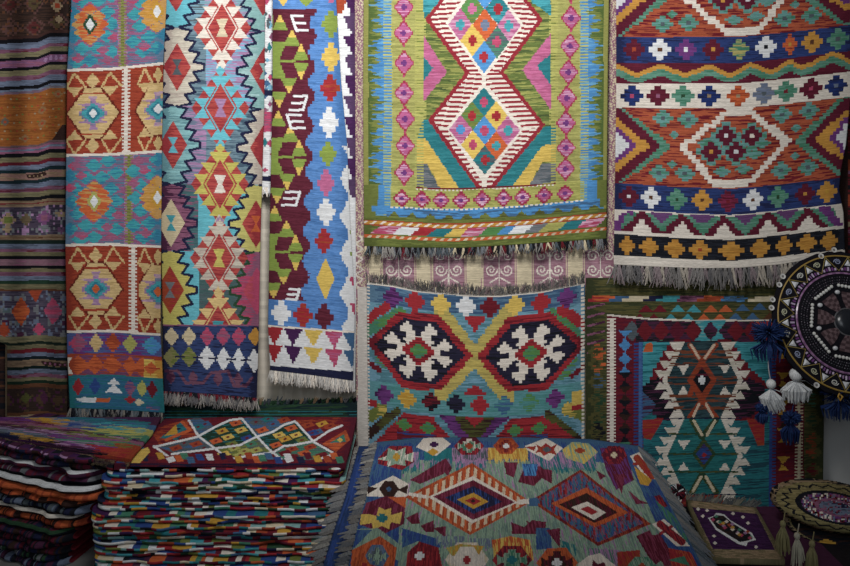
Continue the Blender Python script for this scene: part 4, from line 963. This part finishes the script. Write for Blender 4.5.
P2([(600,448),(624,447),(630,466),(634,480),(616,490),(606,470)],('maroon','purple',.45)); hexs(614,455,13,9,RDC,'maroon','ecru')
P2([(630,456),(644,450),(652,468),(659,479),(647,479),(634,463)],'cream'); r.line([(637,458),(652,476)],7,('red','rust',.5)); r.line([(634,464),(646,463)],3,('red','rust',.5)); r.line([(645,472),(656,471)],3,'red'); P2([(634,466),(652,480),(648,486),(640,484)],'gold')
P2([(654,496),(660,495),(668,506),(662,508)],RDC)
# ground stepped triangles
for p in ([(410,480),(443,460),(444,474),(420,484)],[(436,464),(446,458),(452,468),(448,476)],[(504,462),(518,462),(514,478),(506,474)],[(518,482),(524,468),(540,466),(548,472),(534,486)],[(536,468),(552,470),(552,484),(542,478)],[(614,474),(625,474),(622,494),(618,486)],[(628,490),(640,500),(650,504),(636,504)],[(406,518),(418,512),(420,524),(412,524)],[(420,526),(434,520),(434,532),(426,532)],[(511,522),(524,527),(532,520),(546,522),(546,534),(512,534)],[(526,520),(534,526),(530,532)],[(636,536),(650,530),(662,560),(654,566)],[(648,536),(660,534),(680,566),(664,566)],[(433,528),(446,526),(446,538)],[(596,470),(606,476),(600,480)]): P2(p,MRC)
P2([(522,464),(538,464),(536,476),(524,476)],('blue','rblue',.5)); P2([(536,528),(550,528),(552,548),(536,550)],('midblue','rblue',.5)); P2([(546,530),(560,528),(560,548)],MRC); P2([(560,540),(576,545),(576,556),(562,556)],('teal',PG[0],.4))
for x0,x1,y0 in ((436,466,536),(470,492,538)): r.put((r.X>x0)&(r.X<x1)&(r.Y>y0)&(r.Y<y0+8+6*(r.N-.5)),('greyblue','pgreen',.5))
P2([(588,548),(618,550),(640,556),(640,566),(590,566)],('lilac','seagreen',.5)); P2([(617,552),(640,550),(640,604),(620,604)],('rust','red',.5))
# lower row
hexs(467,559.5,22,17,('cream','ecru',.5),'cream','red'); P2([(446,548),(460,544),(484,546),(478,556),(452,556)],('gold','lime',.4)); hexs(467,560,15,13,'cream','cream','red')
P2([(492,540),(510,536),(530,540),(534,560),(494,562)],('yellow','orange',.5)); hexs(512,560,20,14,RDC,('seagreen','pgreen',.5),'teal')
hexs(557,563,21,15,('orange','rust',.4),('dkbrown','maroon',.4),'white'); P2([(578,564),(588,556),(600,553),(616,566),(616,580),(580,580)],'cream'); P2([(593,560),(598,564),(604,562),(608,570),(606,580),(590,580)],'maroon'); hexs(642,566,15,9,('seagreen','pgreen',.5),('seagreen','pgreen',.5),'rust')
P2([(652,524),(664,519),(684,536),(690,546),(676,546)],'cream'); r.line([(660,524),(682,542)],7,RDC); r.line([(660,534),(672,526)],3,RDC); P2([(668,548),(690,552),(700,566),(710,604),(680,604)],('red','orange',.4)); P2([(690,548),(712,604),(724,604),(700,546)],BLU); P2([(668,560),(684,556),(690,566)],'seagreen')
P2([(655,500),(664,516),(690,546),(680,520)],('seagreen','midblue',.5))
# medallion one
P2([(405,497),(472,463),(531,502),(470,535)],('rust','orange',.5))
X,Y=r.X,r.Y; O1=[(411,497),(472,466),(527,502.3),(471,532)]; O2=[(428,497),(473,476),(518,502.4),(472,523.5)]
m=inside(O1,X,Y)&(((X+(Y-497)*.10)%7.6)<3.3); r.put(m,(222,196,160))
r.line([(410,494),(426,497)],3.4,'cream'); r.line([(520,502),(530,501)],5,'cream')
P2(O2,'cream'); P2([(433,496.5),(473,480),(515,502.3),(473,520)],MRC); P2([(445,497.5),(473.5,486),(502.5,501.6),(473.5,514)],('navy','rblue',.4)); P2([(457,499.5),(473.5,492.6),(488.5,501.6),(473.5,509)],'gold'); P2([(465,500.5),(473.5,497),(481,501.3),(473.5,505)],'red'); r.dia(473,501,3,2,'dkbrown')
# medallion two
P2([(530,501),(580.5,469.5),(651,524),(598,546)],('rust','dkred',.5)); P2([(535,501),(580.5,472.5),(644,523),(598,542.5)],(('midblue'),('mauve'),.45))
n=r.N; m=inside([(535,501),(580.5,472.5),(644,523),(598,542.5)],X,Y); r.put(m&(np.sin(X*1.1+n*4)>.55),('dkred','red',.5)); r.put(m&(np.sin(X*.9+2+n*5)>.75),('teal','rblue',.5))
P2([(551,503.5),(586,487.5),(629,512.5),(595,527.5)],('orange','rust',.35)); P2([(559,504.5),(586.5,493),(618,512.5),(594.5,523)],('dkbrown','maroon',.4)); P2([(571,507.4),(587,501.5),(606,512.5),(594,520)],'cream'); P2([(580,509),(588,506),(598,512),(592,515)],'red')
P2([(529,498),(538,498),(538,506),(529,506)],'midblue')
o=r.build('kilim_rug',flat(ZC),M_FLAT,thick=.013,up=True)
tag(o,'kilim lying on the centre pile with an orange comb-edged diamond beside a blue one','rug')
el=edge(r,'l',flat(ZC),40); fringe('fringe',o,el,44,.037,[(128,128,128),(104,106,110),(150,146,138),(120,116,112)],dirn=(-1,-.05,-.12),clump=3,r=.0042,jit=.25,knot=.006)
el=edge(r,'r',flat(ZC),40); fringe('fringe',o,el,70,.07,['grey','slate',(130,126,120),'grey'],dirn=(.9,-.2,-.7),clump=6,r=.0026,jit=.25)
# ================================================================ beaded round hanging at right
Dc=W(846,323,3.40); TI=math.radians(20); R0=.257
def L3(x,y,z=0): # disc-local to world: x right, y up, z towards the viewer
    return np.array([Dc[0]+x,Dc[1]+y*math.sin(TI)-z*math.cos(TI),Dc[2]+y*math.cos(TI)+z*math.sin(TI)])
def pol(rr,a,z=0): return L3(rr*R0*math.cos(a),rr*R0*math.sin(a),z)
root=empty('beaded_wall_hanging',tuple(Dc),'round black hanging with gold triangles, white beads and tassels, at right','wall hanging')
mb=MB(); N=72
ctr=[(0,.02),(.3,.018),(.7,.012),(1.0,.004),(1.07,0)]
vs=[pol(0,0,.02)]
for rr,z in ctr[1:]: vs+=[pol(rr+(.012*math.sin(k*9) if rr>1 else 0),6.2832*k/N,z) for k in range(N)]
nb=len(vs); vs+=[pol(1.07,6.2832*k/N,-.012) for k in range(N)]+[pol(0,0,-.012)]
fs=[(0,1+k,1+(k+1)%N) for k in range(N)]
for j in range(4): fs+=[(1+j*N+k,1+(j+1)*N+k,1+(j+1)*N+(k+1)%N,1+j*N+(k+1)%N) for k in range(N)]
fs+=[(len(vs)-1,nb+(k+1)%N,nb+k) for k in range(N)]
mb.add(vs,fs,(26,25,32)); mb.build('felt_backing',M_CLOTH,root)
zz=lambda rr: .02-.016*rr+.003
mb=MB()
for k in range(90): a=6.2832*k/90; mb.tube([pol(1.0,a,zz(1)),pol(1.0,a+6.2832/90,zz(1))],.003,(180,140,50),5)
for k in range(18):
    a=6.2832*k/18; b=a+6.2832/18
    mb.tube([pol(.99,a,zz(1)),pol(.77,(a+b)/2-.0,zz(.77)),pol(.99,b,zz(1))],.0018,(166,140,60),4)
mb.tube([L3(-.066,-R0*1.0,0),L3(-.074,-R0*1.05,.004),L3(-.066,-R0*1.1,0),L3(-.058,-R0*1.05,.004),L3(-.066,-R0*1.0,0)],.0035,'gold',5)
mb.build('gold_braid_trim',M_THREAD,root)
mb=MB()
for k in range(80): a=6.2832*k/80; mb.tube([pol(.735,a,zz(.73)),pol(.735,a+6.2832/80,zz(.73))],.0042,[(170,120,168),(140,90,140)][k%2],5)
for k in range(18):
    a=6.2832*(k+.0)/18
    for j in range(5):
        aa=a+(j-2)*.055; mb.tube([pol(.775,aa,zz(.77)),pol(.835-.012*abs(j-2),aa,zz(.8))],.0042,[(196,168,206),'purple'][j%2],5)
mb.build('mauve_bead_ring',M_BEAD,root)
mb=MB()
for k in range(110):
    a=6.2832*k/110
    for rr in (.59,.63,.67): mb.ball(pol(rr,a+rr,zz(rr)),.0026,.0026,.0026,[(70,66,76),(40,38,48),(110,96,110)][(k+int(rr*100))%3],5,4)
mb.build('dark_bead_ring',M_BEAD,root)
for k in range(18):
    mb=MB(); a=6.2832*k/18
    p=[pol(.955,a,zz(.95)),pol(.86,a-.06,zz(.86)),pol(.86,a+.06,zz(.86))]; q=pol(.89,a,zz(.89)+.006)
    mb.add(p+[q],[(0,1,3),(1,2,3),(2,0,3),(0,2,1)],(226,228,232)); mb.build('mirror_triangle',M_BEAD,root)
for k in range(18):
    mb=MB(); a=6.2832*(k+.5)/18; pts=[]
    for t in range(14):
        u=t/13*9.5; rr=.05*(1-t/17); pts.append(pol(.905+rr*math.sin(u)*.9,a+rr*math.cos(u)*1.2,zz(.9)))
    mb.tube(pts,.0022,[(214,214,206),(150,160,196),(196,196,160)][k%3],4); mb.build('silver_scroll',M_THREAD,root)
for k in range(8):
    a=math.radians(124+45*k); mb=MB()
    vs=[]; 
    for i in range(7):
        rr=.20+.24*i/6; w=.035+.075*math.sin(min(1,i/5)*1.5)
        for s in (-1,-.33,.33,1): vs.append(L3(R0*(rr*math.cos(a)-s*w*math.sin(a)),R0*(rr*math.sin(a)+s*w*math.cos(a)),zz(rr)+.002+.002*(1-s*s)))
    fs=[];cs=[]
    for i in range(6):
        for j in range(3): fs.append((i*4+j,(i+1)*4+j,(i+1)*4+j+1,i*4+j+1)); cs.append([(112,88,92),(78,58,62)][(i+j)%2])
    mb.add(vs,fs,cs); mb.build('petal_patch',M_HANG,root)
    mb=MB()
    for j in range(7):
        t=(j-3)*.052; mb.ball(L3(R0*(.525*math.cos(a)-t*math.sin(a)),R0*(.525*math.sin(a)+t*math.cos(a)),zz(.5)+.004),.0068,.0068,.0068,(224,224,218),7,5)
    mb.build('white_bead_row',M_BEAD,root)
    b=math.radians(101.5+45*k); mb=MB(); c=pol(.45,b,zz(.45)+.004)
    mb.ball(c,.0105,.007,.0085,(216,218,222),8,6); mb.build('shell',M_BEAD,root,sm=True)
mb=MB()
vs=[L3(0,0,.034)]
for rr,z in ((.10,.033),(.16,.028),(.19,.02)): vs+=[pol(rr,6.2832*k/24,z) for k in range(24)]
fs=[(0,1+k,1+(k+1)%24) for k in range(24)]
for j in range(2): fs+=[(1+j*24+k,1+(j+1)*24+k,1+(j+1)*24+(k+1)%24,1+j*24+(k+1)%24) for k in range(24)]
mb.add(vs,fs,(38,42,50)); mb.build('glass_boss',M_BEAD,root,sm=True)
mb=MB()
for k in range(30): a=6.2832*k/30; mb.tube([pol(.2,a,.02),pol(.2,a+6.2832/30,.02)],.003,(96,96,100),5)
mb.build('boss_ring',M_THREAD,root)
for a,rr in ((91,1.09),(141,1.09),(148.5,1.075),(162,1.1),(168.5,1.1),(237,1.06),(103,1.02),(30,1.09),(345,1.09)):
    mb=MB(); c=pol(rr,math.radians(a),.006); n=14
    vs=[c+L3(.0105*math.cos(6.2832*k/n),.0105*math.sin(6.2832*k/n),z)-Dc for z in (0,.004) for k in range(n)]
    vs+=[c+L3(.005*math.cos(6.2832*k/n),.005*math.sin(6.2832*k/n),.0025)-Dc for k in range(n)]
    fs=[(k,(k+1)%n,n+(k+1)%n,n+k) for k in range(n)]+[(n+k,n+(k+1)%n,2*n+(k+1)%n,2*n+k) for k in range(n)]+[tuple(2*n+k for k in range(n))]+[tuple(range(n-1,-1,-1))]
    cs=[(206,204,200)]*(2*n)+[(120,116,112)]+[(150,150,150)]
    mb.add(vs,fs,cs); mb.build('button',M_BEAD,root)
def tassel(px,py,top,c1,c2,ln,wd,d=3.36,lab=None,seed=1,lean=0):
    rn=random.Random(seed); k=d/900; p=W(px,py,d); mb=MB()
    if lab[0]=='w': mb.ball(p,wd*.25*k,wd*.25*k,wd*.24*k,c1,10,7)
    else:
        for i in range(220):
            v=np.array([rn.gauss(0,1),rn.gauss(0,1),rn.gauss(0,1)]); v/=np.linalg.norm(v); mb.tube([p,p+v*np.array([.62,.5,.42])*wd*k*rn.uniform(.7,1.05)],.0022,rn.choice([c1,c2,c1]),4)
    t=mb.build('tassel',M_YARN,root,sm=True)
    if lab: t['label']=lab
    mb=MB()
    for i in range(150 if lab[0]=='w' else 60):
        a=rn.uniform(0,6.2832); s=math.sqrt(rn.random()); q=p+np.array([0,0,-wd*.25*k])
        w2=wd*.5*k*s; e=q+np.array([w2*math.cos(a)+lean*k*rn.random(),w2*math.sin(a)*.7,-ln*k*rn.uniform(.75,1.05)*(1-.25*s)])
        m_=q+np.array([w2*1.15*math.cos(a),w2*math.sin(a)*.8,-ln*k*.35])
        mb.tube([q,m_,e],.0026,rn.choice([c1,c2,c1]),4,[.8,1.1,.5])
    if lab[0]=='w':
        for i in range(9):
            a=rn.uniform(-2.6,-.4); e=p+np.array([math.cos(a)*wd*.8*k+lean*k,-.01,math.sin(a)*ln*1.05*k]); mb.tube([p+np.array([0,0,-wd*.2*k]),(p+e)/2+np.array([rn.uniform(-.004,.004),0,0]),e],.0012,c1,4)
    sk=mb.build('skirt',M_YARN); sk.parent=t; sk.location=np.array(sk.location)-np.array(root.location)-np.array(t.location)
    if top:
        mb=MB(); mb.tube([W(top[0],top[1],d),W((top[0]+px)/2-1,(top[1]+py)/2,d-.005),p],.0018,c2,4)
        cd=mb.build('cord',M_YARN); cd.parent=t; cd.location=np.array(cd.location)-np.array(root.location)-np.array(t.location)
WH=(222,224,224); W2=(196,200,204); B1=(28,48,100); B2=(42,68,126)
tassel(771,384,(768,352),WH,W2,26,20,lab='white tassel',seed=1,lean=6); tassel(796,374.5,(806,362),WH,W2,24,27,lab='white tassel',seed=2)
tassel(769,332,(780,330),B1,B2,26,32,lab='blue tassel',seed=3); tassel(791,418,(797,395),B1,B2,26,18,lab='blue tassel',seed=4); tassel(840,392,(838,382),B1,B2,22,34,lab='blue tassel',seed=5); tassel(762,408,None,B1,B2,14,12,lab='blue tassel',seed=6)
# ================================================================ dark pile under the embroidered pieces
DKP=['black','dkbrown','plum','black',(40,36,40)]
for i in range(4):
    z1=.37-i*.0625
    o=folded('folded_textile',.80+.01*i,1.75,-.98+.03*i,-.52,z1-.061,z1,2,runs(500+i,2,60,DKP,4,10),segs=60,seed=400+i)
    tag(o,['uppermost dark folded textile right of the centre pile, under the purple pouch','second of the dark folded textiles at lower right','third of the dark folded textiles at lower right','lowest of the dark folded textiles at lower right, on the ledge'][i],'folded textile','dark folded textiles at lower right')
# purple embroidered panel
r=Rug([(496,682),(503,686),(553,709),(566,716)],[(496,752),(513,762),(553,783),(566,788)],[(680,499),(760,508)],[(705,558),(790,560)],cw=.7,ch=.6)
r.fill(('dkpurple',(60,30,72),.5))
ex=[(687,503),(759,511),(781,554),(711,553)]
m=~inside([(692,507),(757,514),(775,550),(713,549)],r.X,r.Y); r.put(m,('tan',(116,106,72),.4))
r.poly([(708,518),(714,516),(716,513),(724,514),(730,520),(752,533),(756,540),(748,542),(746,546),(738,544),(716,530)],'white'); r.poly([(710,518.5),(717,515),(724,516),(731,522),(750,534),(753,539),(746,541),(740,542),(717,528)],('black','dkbrown',.4))
for i in range(26):
    t=i/25; x=713+t*36+RS.uniform(-4,4); y=519.5+t*18+RS.uniform(-4,3); r.flower(x,y,2.2,1.6,['seagreen','rose','cream','gold','rust','lilac'][i%6])
for x,y in ((698,509),(707,510.5),(703,516),(714,536),(715,543),(756,547),(733,513.5),(743,517),(748,523)): r.flower(x,y,2,1.6,'cream')
dpp=lambda x,y: F*(CAMZ-.405-.012*np.clip(1-((x-735)/44)**2,0,1)*np.clip(1-((y-530)/26)**2,0,1))/(y-HY)
o=r.build('embroidered_pouch',dpp,M_FLAT,thick=.016,up=True)
tag(o,'purple embroidered pouch with a white-edged medallion and straw trim, beside the centre pile','pouch')
fringe('fringe',o,edge(r,'t',dpp,14),26,.03,[(104,104,100),(84,86,88),(118,114,100)],dirn=(.4,.2,.4),clump=4,r=.002)
# straw-edged embroidered caps
def cap(cx,cy,a,b,ang,d0,bul,lab,dark=False):
    r=Rug(cx-a-3,cx+a+3,cy-b-18,cy+b+18,cw=.7,ch=.7); c,s=math.cos(ang),math.sin(ang)
    f=lambda X,Y:(((X-cx)*c+(Y-cy)*s)/a,(-(X-cx)*s+(Y-cy)*c)/b)
    U,V=f(r.X,r.Y); q=np.hypot(U,V); th=np.arctan2(V,U); r.keep=q<1
    r.fill(('black',(54,40,60),.5))
    r.put(q>.60,((150,136,84),(122,110,66),.4))
    zg=.79+.05*(np.abs((th*6.7)%2-1)*2-1)
    r.put(np.abs(q-zg)<.028,'black'); r.put((q>.93),(('black'),'tan',.4)); r.put((q>.56)&(q<.63),'black')
    h=(np.sin(np.floor(r.X/1.7)*12.9+np.floor(r.Y/1.7)*78.2)*43758.5)%1
    for k,cc in enumerate(['mauve','greyblue','dkred','cream','black','purple']): r.put((q<.54)&(h>k/6)&(h<(k+1)/6),cc)
    r.put((q<.26)&(h>.4),('greyblue','navy',.4)); r.put((np.abs(q-.3)<.03),'mauve')
    if dark: r.put((q<.9),('black','dkbrown',.4)); r.flower(826,543,10,4,'gold')
    D=lambda X,Y:(lambda u:d0-bul*np.sqrt(np.clip(1-u[0]**2-u[1]**2,0,1)))(f(X,Y))-.004*(Y-cy)
    o=r.build('embroidered_hat',D,M_HANG,thick=.012); tag(o,lab,'hat'); return r,D,o
cap(838,531,54,19,.26,2.86,.03,'dark hat with straw edging and a yellow patch, under the gold embroidered hat','dark')
r,D,o=cap(836,508,66,25,.21,2.90,.08,'gold embroidered oval hat with a black zigzag rim, at the lower right edge')
# loose straw tassels
for px,py,lab in ((783,524,'straw-coloured tassel nearest the purple pouch'),(797,536,'pale cream tassel hanging between two straw-coloured ones'),(812,544,'straw-coloured tassel below the dark hat')):
    d=2.62; p=W(px,py,d); k=d/900; mb=MB(); c1=(190,184,160) if px==797 else (150,140,92)
    mb.ball(p,3.2*k,3.2*k,3.6*k,c1,8,6); mb.tube([W(px+2,py-12,d+.1),p],.002,c1,4)
    rn=random.Random(px)
    for i in range(60):
        a=rn.uniform(0,6.28); w=5.5*k*math.sqrt(rn.random()); mb.tube([p,p+np.array([w*math.cos(a),w*math.sin(a),-12*k]),p+np.array([w*1.4*math.cos(a),w*1.4*math.sin(a),-rn.uniform(22,30)*k])],.0018,c1,4,[1,1,.5])
    o=mb.build('yarn_tassel',M_YARN); tag(o,lab,'tassel','straw tassels at lower right')
mb=MB(); p=W(678,492,3.0)
for i in range(90):
    v=RS.randn(3); v/=np.linalg.norm(v); mb.tube([p,p+v*.026],.003,['black','maroon','black','white','dkred','black','dkbrown'][i%7],4)
o=mb.build('pompom',M_YARN); tag(o,'small dark pompom speckled red and white at the corner of the purple pouch','pompom')
# ================================================================ light
def spot(loc,tgt,e,ang,blend,size,col):
    l=bpy.data.lights.new('spot_lamp','SPOT'); l.energy=e; l.spot_size=math.radians(ang); l.spot_blend=blend; l.shadow_soft_size=size; l.color=col
    o=bpy.data.objects.new('spot_lamp',l); C.objects.link(o); o.location=loc
    from mathutils import Vector
    o.rotation_euler=(Vector(tgt)-Vector(loc)).to_track_quat('-Z','Y').to_euler(); return o
spot((-.12,-2.1,3.0),(-.12,0,2.15),305,104,1.0,.35,(1,.985,.965))
a=bpy.data.lights.new('doorway_daylight','AREA'); a.shape='RECTANGLE'; a.size=2.6; a.size_y=1.4; a.energy=27; a.color=(.86,.93,1)
ao=bpy.data.objects.new('doorway_daylight',a); C.objects.link(ao); ao.location=(-.2,-4.6,2.5); ao.rotation_euler=(math.radians(80),0,0)
w=bpy.data.worlds.new('world'); bpy.context.scene.world=w; w.use_nodes=True
w.node_tree.nodes['Background'].inputs[0].default_value=(.8,.9,1,1); w.node_tree.nodes['Background'].inputs[1].default_value=.018
vs=bpy.context.scene.view_settings; vs.view_transform='Standard'; vs.look='None'; vs.exposure=0; vs.gamma=1; vs.use_curve_mapping=False
